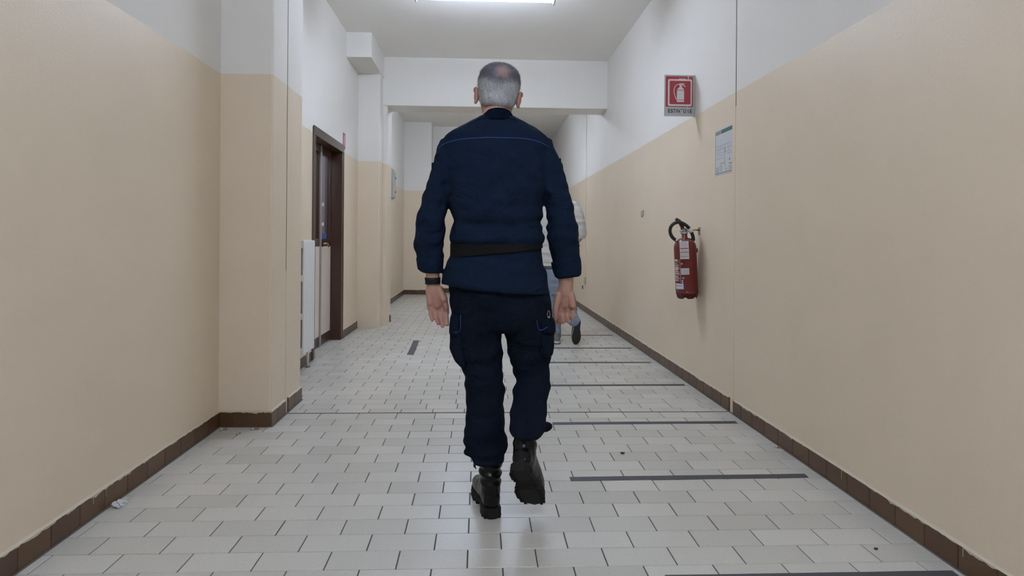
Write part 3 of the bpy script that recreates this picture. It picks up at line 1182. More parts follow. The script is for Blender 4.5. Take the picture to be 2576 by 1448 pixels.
# --- wire hook
t = B()
hx = XR - 0.004
tube(t, [(XR + 0.002, 5.985, 1.405), (hx - 0.004, 5.985, 1.405), (hx - 0.004, 5.985, 1.36), (hx - 0.006, 5.97, 1.345), (hx - 0.006, 5.94, 1.345), (hx - 0.004, 5.925, 1.36), (hx - 0.004, 5.925, 1.41), (XR + 0.002, 5.925, 1.41)], 0.0028, n=6)
tag(obj('wire_hook', t, M['caulk'], smooth=True), 'small bent wire staple on the right wall before the extinguisher', 'hook')

# --- fire extinguisher
EY = 4.40
e_bot = at(1729, 750, EY)
e_top = at(1722, 597, EY)
axis = (e_top - e_bot)
axis.y = 0.0
ER, EH = 0.0815, axis.length
axis.normalize()
ext = empty('fire_extinguisher', (0, 0, 0))
zx = axis
xx = Vector((0, 1, 0)).cross(zx).normalized()
EM = Matrix((xx, Vector((0, 1, 0)), zx)).transposed().to_4x4()
EM.translation = e_bot
if e_bot.x + ER > XR - 0.002:
    EM.translation.x = XR - 0.002 - ER
ext.matrix_world = EM
tag(ext, 'red wall-hung fire extinguisher with coiled black hose and paper tag', 'fire extinguisher')

def ep(name, bm, m_, smooth=True, par=None):
    return obj(name, bm, m_, par or ext, smooth)
t = B()
prof = [(0.030, 0.034), (0.070, 0.030), (ER - 0.004, 0.034), (ER, 0.042), (ER, 0.055), (ER - 0.0012, 0.057), (ER - 0.0012, 0.060), (ER, 0.062), (ER, EH - 0.075), (ER - 0.004, EH - 0.052), (ER - 0.015, EH - 0.030), (ER - 0.034, EH - 0.012), (0.026, EH - 0.003), (0.021, EH + 0.004), (0.021, EH + 0.028)]
lathe(t, prof, 48)
body = ep('cylinder', t, M['red'])
# scalloped skirt
t = B()
n = 64
ra, rb_ = [], []
for i in range(n):
    a = 2 * math.pi * i / n
    zz = 0.010 + 0.012 * max(0.0, math.cos(6 * a)) ** 1.3
    r_ = ER - 0.006 - 0.006 * (1 - (zz - 0.010) / 0.012)
    ra.append(t.verts.new((r_ * math.cos(a), r_ * math.sin(a), zz - 0.008)))
    rb_.append(t.verts.new(((ER - 0.001) * math.cos(a), (ER - 0.001) * math.sin(a), 0.040)))
for i in range(n):
    t.faces.new((ra[i], ra[(i + 1) % n], rb_[(i + 1) % n], rb_[i]))
bmesh.ops.solidify(t, geom=list(t.faces), thickness=0.003)
ep('foot_ring', t, M['red'])
t = B()
lathe(t, [(0.024, EH + 0.024), (0.026, EH + 0.030), (0.026, EH + 0.038), (0.018, EH + 0.042), (0.018, EH + 0.065), (0.012, EH + 0.070)], 20)
bbox(t, -0.032, 0.035, -0.011, 0.011, EH + 0.040, EH + 0.060, bev=0.004)
ep('valve', t, M['steel'])
t = B()
for i in range(6):
    pass
bbox(t, -0.012, 0.012, -0.010, 0.010, 0, 0.085, bev=0.004, mtx=Matrix.Translation((-0.004, 0, EH + 0.055)) @ Matrix.Rotation(R(-24), 4, 'Y'))
bbox(t, -0.012, 0.010, -0.010, 0.010, 0, 0.030, bev=0.004, mtx=Matrix.Translation((-0.036, 0, EH + 0.126)) @ Matrix.Rotation(R(-55), 4, 'Y'))
ep('lever', t, M['dark_red'])
t = B()
bbox(t, -0.010, 0.010, -0.009, 0.009, 0, 0.065, bev=0.004, mtx=Matrix.Translation((-0.018, 0, EH + 0.040)) @ Matrix.Rotation(R(8), 4, 'Y'))
ep('carry_handle', t, M['dark_red'])
# hose: loop in the plane facing the corridor
EI = ext.matrix_world.inverted()
hpts = [(1742, 604), (1744, 598), (1739, 583), (1731, 571), (1719, 562), (1706, 558.5), (1694, 563), (1686.5, 573), (1686, 585), (1691, 596), (1699, 603), (1707, 606)]
hw_ = [EI @ at(x, y, EY - 0.045 + 0.045 * abs(math.cos(i / 11 * math.pi))) for i, (x, y) in enumerate(hpts)]

def spline(pts, k=4):
    out = []
    P_ = [pts[0]] + list(pts) + [pts[-1]]
    for i in range(1, len(P_) - 2):
        p0, p1, p2, p3 = P_[i - 1], P_[i], P_[i + 1], P_[i + 2]
        for j in range(k):
            t_ = j / k
            out.append(0.5 * ((2 * p1) + (p2 - p0) * t_ + (2 * p0 - 5 * p1 + 4 * p2 - p3) * t_ ** 2 + (3 * p1 - p0 - 3 * p2 + p3) * t_ ** 3))
    out.append(pts[-1])
    return out
t = B()
tube(t, spline(hw_), 0.0125, n=14)
ep('hose', t, M['rubber'])
for q in ((0, 0.017, 'black'), (2, 0.0155, 'sign_white')):
    t = B()
    a_, b_ = hw_[q[0]], hw_[q[0]] + (hw_[q[0] + 1] - hw_[q[0]]) * 0.75
    tube(t, [a_, b_], q[1], n=12)
    ep('hose_ferrule', t, M[q[2]])
t = B()
capsule(t, EI @ at(1703, 604, EY - 0.01), EI @ at(1715, 607, EY), 0.012, 0.012)
ep('nozzle', t, M['steel'])
t = B()
bbox(t, ER - 0.002, ER + 0.012, -0.012, 0.012, EH - 0.115, EH - 0.085, bev=0.003)
ep('hanging_lug', t, M['red'])

def curved(a0, a1, z0, z1, dr_, n=8):
    """patch on the cylinder; angle 0 faces the viewer, positive to the right"""
    t = B()
    base = math.atan2(-EM.translation.y, -EM.translation.x)
    r_ = ER + dr_
    p_, q_ = [], []
    for i in range(n + 1):
        a = base + R(a0 + (a1 - a0) * i / n)
        p_.append(t.verts.new((r_ * math.cos(a), r_ * math.sin(a), z0)))
        q_.append(t.verts.new((r_ * math.cos(a), r_ * math.sin(a), z1)))
    for i in range(n):
        t.faces.new((p_[i], p_[i + 1], q_[i + 1], q_[i]))
    t.normal_update()
    t.faces.ensure_lookup_table()
    f0 = t.faces[0]
    if f0.normal.dot(Vector((f0.calc_center_median().x, f0.calc_center_median().y, 0))) < 0:
        bmesh.ops.reverse_faces(t, faces=list(t.faces))
    return t
ep('white_label', curved(-26, 16, EH - 0.272, EH - 0.225, 0.0008), M['paper'])
t = curved(-20, 10, EH - 0.236, EH - 0.234, 0.0014)
for k_ in range(4):
    merge(t, curved(-22, 12, EH - 0.243 - k_ * 0.007, EH - 0.241 - k_ * 0.007, 0.0014))
ep('label_print', t, M['print_grey'])
lab = ep('blue_edged_label', curved(-68, -12, EH - 0.382, EH - 0.335, 0.0008), M['print_blue'])
ep('label_face', curved(-68, -16, EH - 0.378, EH - 0.338, 0.0013), M['paper'], par=lab)
ep('label_red_line', curved(-62, -26, EH - 0.356, EH - 0.352, 0.0018), M['print_red'], par=lab)
t = B()
rr = random.Random(3)
z = EH - 0.165
while z > EH - 0.325:
    e_ = rr.uniform(-46, -32)
    merge(t, curved(-72, e_, z, z + rr.choice((0.002, 0.003, 0.005)), 0.0006, 5))
    z -= rr.choice((0.006, 0.008, 0.011))
merge(t, curved(-30.5, -29.0, EH - 0.33, EH - 0.16, 0.0006, 2))
for z in (EH - 0.188, EH - 0.312, EH - 0.325):
    merge(t, curved(-24, -16, z - 0.008, z, 0.0006, 3))
ep('instruction_print', t, M['sign_white'])
# the letters CE
t = text_mesh('CE', 0.016, 0.0002)
base = math.atan2(-EM.translation.y, -EM.translation.x)
ang = base + R(-16)
cmx = Matrix.Translation((math.cos(ang) * (ER + 0.0012), math.sin(ang) * (ER + 0.0012), EH - 0.297)) @ Matrix.Rotation(ang + math.pi / 2, 4, 'Z') @ Matrix.Rotation(math.pi / 2, 4, 'X')
t.transform(cmx)
ep('ce_mark', t, M['sign_white'], False)
# hanging paper tag
tg = Matrix.Translation((0, 0, 0))
base_v = Vector((math.cos(base), math.sin(base), 0))
side_v = Vector((-math.sin(base), math.cos(base), 0))
org = base_v * (ER + 0.012) + side_v * (-0.003)

def tagbox(u0, u1, v0, v1, d0, d1):
    t = B()
    Mx = Matrix((side_v, base_v, Vector((0, 0, 1)))).transposed().to_4x4()
    Mx.translation = org + Vector((0, 0, EH - 0.025))
    box(t, u0, u1, d0, d1, -v1, -v0, Mx)
    bmesh.ops.recalc_face_normals(t, faces=t.faces)
    return t
tagp = ep('inspection_tag', tagbox(-0.034, 0.030, 0.0, 0.132, -0.0005, 0.0005), M['paper'], False)
for v0, v1 in ((0.052, 0.058), (0.078, 0.083), (0.112, 0.115)):
    ep('red_band', tagbox(-0.031, 0.028, v0, v1, 0.0007, 0.0011), M['print_red'], False, par=tagp)
t = B()
for k_ in range(11):
    if k_ not in (4, 6, 9):
        merge(t, tagbox(-0.029, rr.uniform(0.0, 0.026), 0.018 + k_ * 0.0105, 0.0195 + k_ * 0.0105, 0.0007, 0.0011))
ep('tag_print', t, M['print_grey'], False, par=tagp)
ep('tag_eyelet', tagbox(-0.001, 0.003, 0.008, 0.012, 0.0007, 0.0011), M['print_dark'], False, par=tagp)
t = B()
tube(t, [org + Vector((0, 0, EH - 0.035)), Vector((-0.01, -0.03, EH + 0.02)), Vector((-0.012, -0.005, EH + 0.05))], 0.0012, n=6)
ep('tag_string', t, M['sign_white'], True, par=tagp)
# wall hook carrying it
v0 = EM @ Vector((0.028, 0, EH + 0.05))
t = B()
bbox(t, XR - 0.004, XR + 0.001, EY - 0.02, EY + 0.02, v0.z - 0.03, v0.z + 0.025, bev=0.001)
hook = tag(obj('wall_bracket', t, M['chrome']), 'brass coloured wall hook holding up the fire extinguisher', 'bracket')
t = B()
tube(t, [(XR - 0.002, EY, v0.z + 0.004), (XR - 0.03, EY, v0.z + 0.006), v0 + Vector((0, 0, -0.002))], 0.006, n=8)
obj('hook_arm', t, M['chrome'], hook, True)

# ================================================================== THINGS ON THE FLOOR
def strip(name, x0, x1, y, wdt, label, tilt=0.0):
    t = B()
    n_ = 24
    lo, hi = [], []
    for i in range(n_ + 1):
        x = x0 + (x1 - x0) * i / n_
        yy_ = y + tilt * (i / n_ - 0.5) + 0.002 * noise.noise(Vector((x * 3, y, 0)))
        w_ = wdt * (1 + 0.04 * noise.noise(Vector((x * 8, y, 5))))
        lo.append((x, yy_ - w_ / 2))
        hi.append((x + 0.004 * (1 if i == n_ else 0), yy_ + w_ / 2))
    z0, z1 = 0.0004, 0.0014
    a = [t.verts.new((p[0], p[1], z1)) for p in lo]
    b = [t.verts.new((p[0], p[1], z1)) for p in hi]
    a2 = [t.verts.new((p[0], p[1], z0)) for p in lo]
    b2 = [t.verts.new((p[0], p[1], z0)) for p in hi]
    for i in range(n_):
        t.faces.new((a[i], a[i + 1], b[i + 1], b[i]))
        t.faces.new((a2[i], a2[i + 1], a[i + 1], a[i]))
        t.faces.new((b[i], b[i + 1], b2[i + 1], b2[i]))
    t.faces.new((a2[0], a[0], b[0], b2[0]))
    t.faces.new((a[-1], a2[-1], b2[-1], b[-1]))
    return tag(obj(name, t, M['tape']), label, 'tape', 'floor tape strips')
strip('floor_tape', 0.62, 1.600, 1.930, 0.052, 'nearest dark floor tape strip cut off by the bottom edge')
strip('floor_tape', 0.425, 1.553, 2.761, 0.046, 'second nearest dark floor tape strip, right of the boots', 0.014)
strip('floor_tape', 0.445, 1.575, 3.592, 0.046, 'third dark floor tape strip, just before the wall joint', 0.006)
strip('floor_tape', 0.45, 1.578, 4.530, 0.046, 'fourth dark floor tape strip, level with the fire extinguisher', 0.008)
strip('floor_tape', 0.45, 1.560, 5.372, 0.046, 'fifth dark floor tape strip, before the walker in white')
strip('floor_tape', 0.45, 1.563, 6.088, 0.046, 'dark floor tape strip right behind the heels of the walker in white')
strip('floor_tape', 0.45, 1.551, 6.905, 0.046, 'farthest dark floor tape strip beyond the walker in white')
t = B()
cv = [(-0.661, 5.734), (-0.664, 5.9), (-0.670, 6.1), (-0.679, 6.33), (-0.687, 6.541)]
pv = None
for x, y in cv:
    c_ = [t.verts.new((x - 0.032, y, 0.0014)), t.verts.new((x + 0.032, y, 0.0014)), t.verts.new((x + 0.032, y, 0.0004)), t.verts.new((x - 0.032, y, 0.0004))]
    if pv:
        for i in range(3):
            t.faces.new((pv[i], c_[i], c_[i + 1], pv[i + 1]))
    pv = c_
bmesh.ops.recalc_face_normals(t, faces=t.faces)
tag(obj('floor_tape', t, M['tape']), 'short dark tape strip lying lengthwise left of the man', 'tape', 'floor tape strips')

def butt(x, y, ang, ln, label, burnt=True):
    root = empty('cigarette_butt', (x, y, 0.0045))
    root.rotation_euler = (0, 0, R(ang))
    t = B()
    tube(t, [(-ln / 2, 0, 0), (ln * 0.1, 0, 0)], 0.004, n=10)
    obj('filter', t, M['filter'], root, True)
    t = B()
    tube(t, [(ln * 0.1, 0, 0), (ln * 0.42, 0.0006, 0)], [0.004, 0.0038], n=10)
    obj('paper', t, M['paper'], root, True)
    t = B()
    tube(t, [(ln * 0.42, 0.0006, 0), (ln * 0.5, 0.001, -0.0005)], [0.0038, 0.003], n=8)
    obj('ash', t, M['ash'], root, True)
    return tag(root, label, 'cigarette butt', 'cigarette butts')
butt(-1.468, 3.500, 172, 0.042, 'cigarette butt in the corner of the left wall and pilaster')
butt(-1.352, 3.420, 250, 0.030, 'short tan cigarette butt nearest the viewer by the pilaster')
butt(-1.292, 3.505, 205, 0.042, 'cigarette butt at the right end of the pilaster skirting')
butt(1.605, 3.146, 150, 0.030, 'cigarette butt lying against the right skirting')
# crumpled paper
t = B()
bmesh.ops.create_icosphere(t, subdivisions=3, radius=1.0)
for v in t.verts:
    n_ = noise.noise(v.co * 1.7) * 0.55 + noise.noise(v.co * 4.0) * 0.3
    v.co = Vector((v.co.x * 0.026 * (1 + n_), v.co.y * 0.022 * (1 + n_), max(-0.0095, v.co.z * 0.016 * (1 + n_ * 1.2))))
tag(obj('crumpled_paper', t, M['paper'], loc=(-1.470, 2.516, 0.0105)), 'small crumpled white paper by the left skirting', 'paper scrap')
for (x, y, s, lab_) in ((0.746, 3.077, 0.010, 'dark dead insect on a tile joint right of the boots'), (1.436, 2.10, 0.007, 'dark crumb near the right wall in the foreground')):
    t = B()
    ellipsoid(t, (0, 0, 0), s, s * 0.7, s * 0.45, u=10, v=6)
    ellipsoid(t, (s * 1.0, s * 0.3, -s * 0.1), s * 0.5, s * 0.4, s * 0.3, u=8, v=6)
    if s > 0.008:
        for a_ in (-1, 0, 1):
            tube(t, [(a_ * s * 0.6, 0, -s * 0.1), (a_ * s * 0.9, s * 1.2, -s * 0.35)], s * 0.08, n=4)
    tag(obj('floor_debris', t, M['debris'], loc=(x, y, s * 0.45)), lab_, 'debris')

# ================================================================== PEOPLE
SKIN = Vector((0.45, 0.265, 0.195))

def head_geometry(bm, M4):
    """skull, face, neck stub and ears in head space: chin z=0, crown z=0.236, face +y"""
    rows_ = [(0.000, .020, .076, .038), (0.008, .030, .086, .020), (0.022, .042, .090, .000), (0.045, .054, .092, -.030), (0.075, .063, .092, -.062),
             (0.105, .0685, .090, -.082), (0.125, .072, .089, -.092), (0.150, .0745, .094, -.099), (0.175, .0745, .092, -.100), (0.195, .070, .083, -.094),
             (0.212, .059, .066, -.080), (0.225, .043, .043, -.058), (0.233, .024, .020, -.034), (0.236, .008, .004, -.012)]
    rings = []
    for z, hw, yf, yb in rows_:
        c = M4 @ Vector((0, (yf + yb) / 2, z))
        a = (M4.to_3x3() @ Vector((hw, 0, 0)))
        b = (M4.to_3x3() @ Vector((0, (yf - yb) / 2, 0)))
        rings.append((c, a, b, 0.92))
    ring_loft(bm, rings, 36)
    P_ = lambda *v: M4 @ Vector(v)
    capsule(bm, P_(0, .092, .128), P_(0, .108, .090), .008, .0135)          # nose
    for s in (-1, 1):
        capsule(bm, P_(s * .010, .092, .137), P_(s * .048, .080, .137), .010, .009)   # brow
        ellipsoid(bm, P_(s * .032, .083, .117), .013, .010, .010)
        capsule(bm, P_(s * .004, .096, .084), P_(s * .012, .094, .084), .007, .007)   # nostril wings
        capsule(bm, P_(0, .090, .056), P_(s * .022, .082, .055), .0075, .005)          # lips
        capsule(bm, P_(0, .089, .047), P_(s * .018, .082, .049), .0075, .005)
        # ear: shell with rim and lobe
        e = M4 @ Matrix.Translation((s * .080, -.008, .102)) @ Matrix.Rotation(R(-s * 28), 4, 'Z') @ Matrix.Rotation(R(-10), 4, 'X')
        t = B()
        ellipsoid(t, (0, 0, 0), .0075, .019, .031)
        tube(t, [(s * .005, .012, .020), (s * .008, .002, .031), (s * .010, -.013, .027), (s * .010, -.020, .008), (s * .008, -.016, -.014), (s * .005, -.004, -.029)], .0045, n=8)
        ellipsoid(t, (s * .003, .002, -.028), .006, .009, .009)
        merge(bm, t, e)

def finger(bm, pts, r0, r1):
    n_ = len(pts) - 1
    for i in range(n_):
        a = r0 + (r1 - r0) * i / n_
        b = r0 + (r1 - r0) * (i + 1) / n_
        capsule(bm, pts[i], pts[i + 1], a, b, n=12, m_=3)

def tone_skin(o, spots):
    """rosier knuckles and palms: spots = (centre, radius, colour)"""
    def fn(c):
        v = SKIN.copy()
        k = noise.noise(c * 30) * 0.06 + noise.noise(c * 9) * 0.05
        for p, r_, cc in spots:
            f = 1 - smoothstep(r_ * 0.4, r_, (c - p).length)
            v = v.lerp(Vector(cc), f)
        return v * (1 + k)
    set_tone(o, fn)

def ell_rows(rows_, Yfun=None, e=0.9):
    """rows (y_px, left_px, right_px, half_depth, Y[, dz_left, dz_right]) -> rings"""
    out = []
    for r_ in rows_:
        y, xl, xr, hd, Y = r_[:5]
        sh = r_[5] if len(r_) > 5 else 0.0          # drop of the right end in px
        pl, pr_ = at(xl, y, Y), at(xr, y + sh, Y)
        c = (pl + pr_) / 2
        out.append((c, (pr_ - pl) / 2, Vector((0, hd, 0)), e))
    return out

def fold(c, f, amp, seed=0.0):
    return amp * noise.noise(Vector((c.x * f[0] + seed, c.y * f[1], c.z * f[2])))

def project(bvh, px, py, lift=0.0):
    d = ray(px, py).normalized()
    loc, nor, _, _ = bvh.ray_cast(CAM, d)
    if loc is None:
        return None
    if nor.dot(d) > 0:
        nor = -nor
    return loc + nor * lift

# ------------------------------------------------------------------ the man in navy uniform
YB = 2.455
man_o = at(1245, 1300, 2.42)
man_o.z = 0.0

# boot placement
hl = at(1238, 1304, 2.365)
BL = Matrix.Translation((hl.x + 0.002, 2.366, 0.0005)) @ Matrix.Rotation(R(9), 4, 'Z') @ Matrix.Diagonal((1.04, 1.04, 1.04, 1))
# right boot swings through: toe down, heel up
toe = at(1343, 1266, 2.375)
yaw_, pit_ = R(-20), R(44)
Rr = Matrix.Rotation(yaw_, 4, 'Z') @ Matrix.Rotation(-pit_, 4, 'X') @ Matrix.Rotation(R(-6), 4, 'Y')
tip_l = Rr @ Vector((0, .285, .005))
BR = Matrix.Translation(toe - tip_l * 1.06) @ Rr @ Matrix.Diagonal((1.10, 1.06, 1.06, 1))
# --- body: one continuous surface (head, neck, trunk, arms, hands, legs)
bm = B()
crown = at(1259, 159, 2.475)
HEADM = Matrix.Translation(Vector((crown.x - 0.020, 2.50, crown.z - 0.243))) @ Matrix.Rotation(R(5.5), 4, 'Y') @ Matrix.Rotation(R(-1), 4, 'Z') @ Matrix.Rotation(R(-3), 4, 'X') @ Matrix.Diagonal((1.10, 1.03, 1.03, 1))
head_geometry(bm, HEADM)
nk0, nk1 = HEADM @ Vector((0, -0.030, 0.07)), at(1250, 330, 2.455)
tube(bm, [nk0, (nk0 + nk1) / 2, nk1, nk1 + Vector((0, 0, -0.06))], [0.055, 0.060, 0.068, 0.09], n=24)
ring_loft(bm, ell_rows([(330, 1180, 1318, .07, YB), (360, 1135, 1362, .085, YB), (420, 1135, 1362, .10, YB), (520, 1145, 1352, .105, YB), (620, 1150, 1350, .105, YB), (700, 1145, 1360, .11, YB), (780, 1150, 1366, .105, YB)]), 28)
# arms
LSH, LEL, LWR = at(1140, 385, 2.46), at(1084, 560, 2.43), at(1089, 706, 2.45)
RSH, REL, RWR = at(1362, 385, 2.46), at(1413, 560, 2.43), at(1424, 712, 2.45)
capsule(bm, LSH, LEL, .052, .042)
capsule(bm, LEL, LWR + (LEL - LWR) * 0.25, .043, .031)
capsule(bm, LWR + (LEL - LWR) * 0.25, LWR, .031, .0265)
capsule(bm, RSH, REL, .052, .042)
capsule(bm, REL, RWR + (REL - RWR) * 0.25, .043, .034)
capsule(bm, RWR + (REL - RWR) * 0.25, RWR, .034, .030)
# left hand: palm towards the viewer, fingers loosely curled
def H(px, py, dy):
    return at(px, py, 2.455 + dy)
LK = [H(1120, 772, .006), H(1108.5, 779, .006), H(1095.5, 780, .005), H(1083.5, 775, .002)]
capsule(bm, LWR, H(1092, 730, 0), .0265, .028)
for k_, p in enumerate(LK):
    capsule(bm, H(1089 + (1.5 - k_) * 5, 727, 0), p, .0185, .0145)
capsule(bm, H(1093, 735, -.004), H(1100, 765, -.002), .024, .020)
capsule(bm, H(1106, 728, -.010), H(1117, 752, -.016), .016, .0155)        # thenar
capsule(bm, H(1082, 728, -.006), H(1082, 762, -.008), .014, .013)         # heel of the hand
finger(bm, [H(1117, 752, -.014), H(1122.5, 772, -.010), H(1124, 787, .004)], .0135, .0095)   # thumb
finger(bm, [LK[0], H(1122.5, 793, -.006), H(1124.5, 806, -.018), H(1125, 816, -.030)], .0105, .0078)
finger(bm, [LK[1], H(1110, 799, -.010), H(1112.5, 811, -.026), H(1113.5, 820, -.040)], .0108, .0080)
finger(bm, [LK[2], H(1097, 797, -.012), H(1100, 806, -.028), H(1102.5, 813, -.042)], .0105, .0078)
finger(bm, [LK[3], H(1083.5, 790, -.012), H(1085.5, 799, -.024), H(1088, 805, -.036)], .0095, .0070)
# right hand: palm towards the viewer, closed fist, index hanging
RK = [H(1399, 776, .010), H(1412, 781, .012), H(1427, 781, .010), H(1440, 776, .006)]
capsule(bm, RWR, H(1421, 735, 0), .030, .029)
for k_, p in enumerate(RK):
    capsule(bm, H(1421 - (1.5 - k_) * 6, 730, .002), p, .0195, .0150)
capsule(bm, H(1421, 740, 0), H(1421, 765, .006), .024, .021)
capsule(bm, H(1434, 742, -.010), H(1440, 768, -.012), .0165, .0150)
capsule(bm, H(1405, 742, -.008), H(1400, 765, -.012), .0150, .0140)
finger(bm, [H(1402, 752, -.012), H(1397, 778, -.018), H(1398, 800, -.016), H(1401.5, 815, -.014)], .0135, .0088)   # thumb hanging at the thigh side
finger(bm, [RK[0], H(1402, 803, -.004), H(1406, 808, -.030), H(1410, 797, -.044)], .0105, .0080)
finger(bm, [RK[1], H(1414, 808, -.008), H(1416, 810, -.038), H(1413, 792, -.052)], .0108, .0082)
finger(bm, [RK[2], H(1428, 806, -.010), H(1429, 808, -.038), H(1425, 793, -.050)], .0105, .0080)
finger(bm, [RK[3], H(1440, 798, -.010), H(1440, 801, -.032), H(1436, 791, -.044)], .0098, .0074)
# legs
LHIP, LKN, LAN = at(1198, 770, 2.47), at(1216, 945, 2.47), at(1230, 1180, 2.43)
RHIP, RKN, RAN = at(1318, 770, 2.47), at(1337, 935, 2.53), BR @ Vector((0, 0.06, 0.10))
for a_, b_, c_ in ((LHIP, LKN, LAN), (RHIP, RKN, RAN)):
    capsule(bm, a_, b_, .075, .052)
    mid_ = (BR @ Vector((0, .032, .19))) if c_ is RAN else b_.lerp(c_, 0.6)
    capsule(bm, b_, mid_, .050, .036)
    capsule(bm, mid_, c_, .036, .030)
bm = remesh(bm, 0.0030, smooth=3, factor=0.5, decimate=0.45)
man = obj('person', bm, M['skin'], smooth=True)
tag(man, 'man in navy work uniform and black boots walking away', 'person')
palmL, palmR = H(1098, 768, -.02), H(1422, 770, -.02)
tone_skin(man, [(palmL, 0.085, (0.40, 0.215, 0.165)), (palmR, 0.085, (0.42, 0.225, 0.165)), (H(1105, 812, -.03), 0.032, (0.42, 0.19, 0.15)), (H(1418, 806, -.02), 0.034, (0.45, 0.21, 0.165)),
                (HEADM @ Vector((-.085, -.01, .11)), 0.04, (0.42, 0.19, 0.15)), (HEADM @ Vector((.085, -.01, .11)), 0.04, (0.42, 0.19, 0.15))])
for s in (-1, 1):
    t = B()
    ellipsoid(t, HEADM @ Vector((s * .032, .0905, .117)), .008, .006, .006)
    obj('eye', t, M['eye'], man, True)

# --- hair: close-cropped grey shell with short strands
def hair_tone(p, dark=False):
    """p in head space"""
    if dark:
        return (0.03, 0.022, 0.018)
    n_ = noise.noise(p * 60) * 0.5 + noise.noise(p * 160) * 0.5
    grey = 0.40 + 0.13 * n_
    white = Vector((grey, grey, grey * 0.99))
    darkv = Vector((0.125, 0.122, 0.142)) * (1 + 0.3 * n_)
    top = smoothstep(0.132, 0.164, p.z + 0.006 * n_ + 0.012 * math.cos(p.x * 40))
    v = white.lerp(darkv, top)
    nape = 1 - smoothstep(0.048, 0.074, p.z)
    v = v.lerp(Vector((0.12, 0.10, 0.09)), nape * 0.8)
    bald = math.hypot((p.x - 0.010) / 0.034, (p.z - 0.177) / 0.036)
    if p.y < -0.01:
        tuft = 0.8 * math.exp(-((p.x - 0.004) / 0.010) ** 2 - ((p.z - 0.150) / 0.016) ** 2)
        bf = 1 - smoothstep(0.30, 1.20, bald + 0.34 * n_ + tuft)
        v = v.lerp(Vector((0.37, 0.25, 0.225)), bf * 0.8)
    return v

def make_hair(parent, HM, dark=False, seed=5, strands=9000):
    rows_ = [(0.026, .0545, .030, -.0885), (0.036, .0555, .036, -.0895), (0.048, .0570, .040, -.0900), (0.060, .0605, .045, -.0910), (0.075, .0655, .050, -.0925), (0.105, .0735, .052, -.092), (0.125, .0765, .060, -.101), (0.150, .0790, .094, -.1075), (0.175, .0790, .098, -.1085), (0.195, .0745, .089, -.1025),
             (0.212, .0635, .072, -.0875), (0.226, .047, .049, -.064), (0.2355, .027, .024, -.038), (0.2395, .009, .005, -.013)]
    t = B()
    rings = []
    for z, hw, yf, yb in rows_:
        rings.append((Vector((0, (yf + yb) / 2, z)), Vector((hw, 0, 0)), Vector((0, (yf - yb) / 2, 0)), 0.92))
    ring_loft(t, rings, 72)
    bmesh.ops.subdivide_edges(t, edges=list(t.edges), cuts=1, use_grid_fill=True, smooth=0.6)
    bmesh.ops.triangulate(t, faces=[f for f in t.faces if len(f.verts) > 4])

    def on_hair(c):
        if c.y > 0.058 and c.z < 0.178:
            return False                                  # face
        if c.y > 0.005 and c.z < 0.150 and not (c.y < 0.022 and c.z > 0.105):
            return False                                  # in front of and below the ears
        if c.z < 0.045 + 0.10 * abs(c.x) and c.y < 0.03:
            return False
        if c.z < 0.050 + 0.75 * max(0.0, c.y + 0.055):
            return False
        return True
    kill = [f for f in t.faces if not on_hair(f.calc_center_median())]
    bmesh.ops.delete(t, geom=kill, context='FACES')
    t.normal_update()
    for v in t.verts:
        v.co += v.normal * (0.0022 * noise.noise(v.co * 90) + 0.001)
    bmesh.ops.triangulate(t, faces=list(t.faces))
    faces = [(f.calc_area(), [v.co.copy() for v in f.verts], f.normal.copy()) for f in t.faces]
    t.transform(HM)
    shell = obj('hair', t, M['hair'], parent, True)
    HI = HM.inverted()
    set_tone(shell, lambda c: hair_tone(HI @ c, dark))
    rr_ = random.Random(seed)
    tot = sum(f[0] for f in faces)
    s_bm = B()
    cols = []
    for area, vs_, nor in faces:
        k = strands * area / tot
        k = int(k) + (1 if rr_.random() < k - int(k) else 0)
        for _ in range(k):
            u, v = rr_.random(), rr_.random()
            if u + v > 1:
                u, v = 1 - u, 1 - v
            p = vs_[0] + (vs_[1] - vs_[0]) * u + (vs_[2] - vs_[0]) * v
            bald = math.hypot((p.x - 0.010) / 0.034, (p.z - 0.177) / 0.036) if p.y < -0.01 else 9
            if bald < 0.9 and rr_.random() < 0.62 and not dark:
                continue
            down = Vector((0, 0, -1)) if p.z < 0.19 else Vector((p.x * 2, 0.4, -0.1))
            tan = (down - nor * down.dot(nor))
            if tan.length < 1e-4:
                continue
            tan.normalize()
            d = (tan * 0.8 + nor * rr_.uniform(0.12, 0.42) + Vector((rr_.gauss(0, .16), rr_.gauss(0, .12), rr_.gauss(0, .12)))).normalized()
            ln = rr_.uniform(0.006, 0.013) * (1.15 if p.z > 0.15 else 0.9)
            side = d.cross(nor)
            if side.length < 1e-4:
                continue
            side.normalize()
            w_ = 0.00055
            q = [p - side * w_, p + side * w_, p + d * ln]
            vv = [s_bm.verts.new(HM @ x) for x in q]
            s_bm.faces.new(vv)
            bc = Vector(hair_tone(p, dark)) * rr_.uniform(0.5, 1.75)
            cols.append(bc)
    o_ = obj('hair_strands', s_bm, M['hair'], parent)
    o_['kind'] = 'stuff'
    a = o_.data.color_attributes.new('tone', 'FLOAT_COLOR', 'POINT')
    for i, c in enumerate(cols):
        for j in range(3):
            a.data[i * 3 + j].color = (c[0], c[1], c[2], 1)
    return shell
make_hair(man, HEADM)

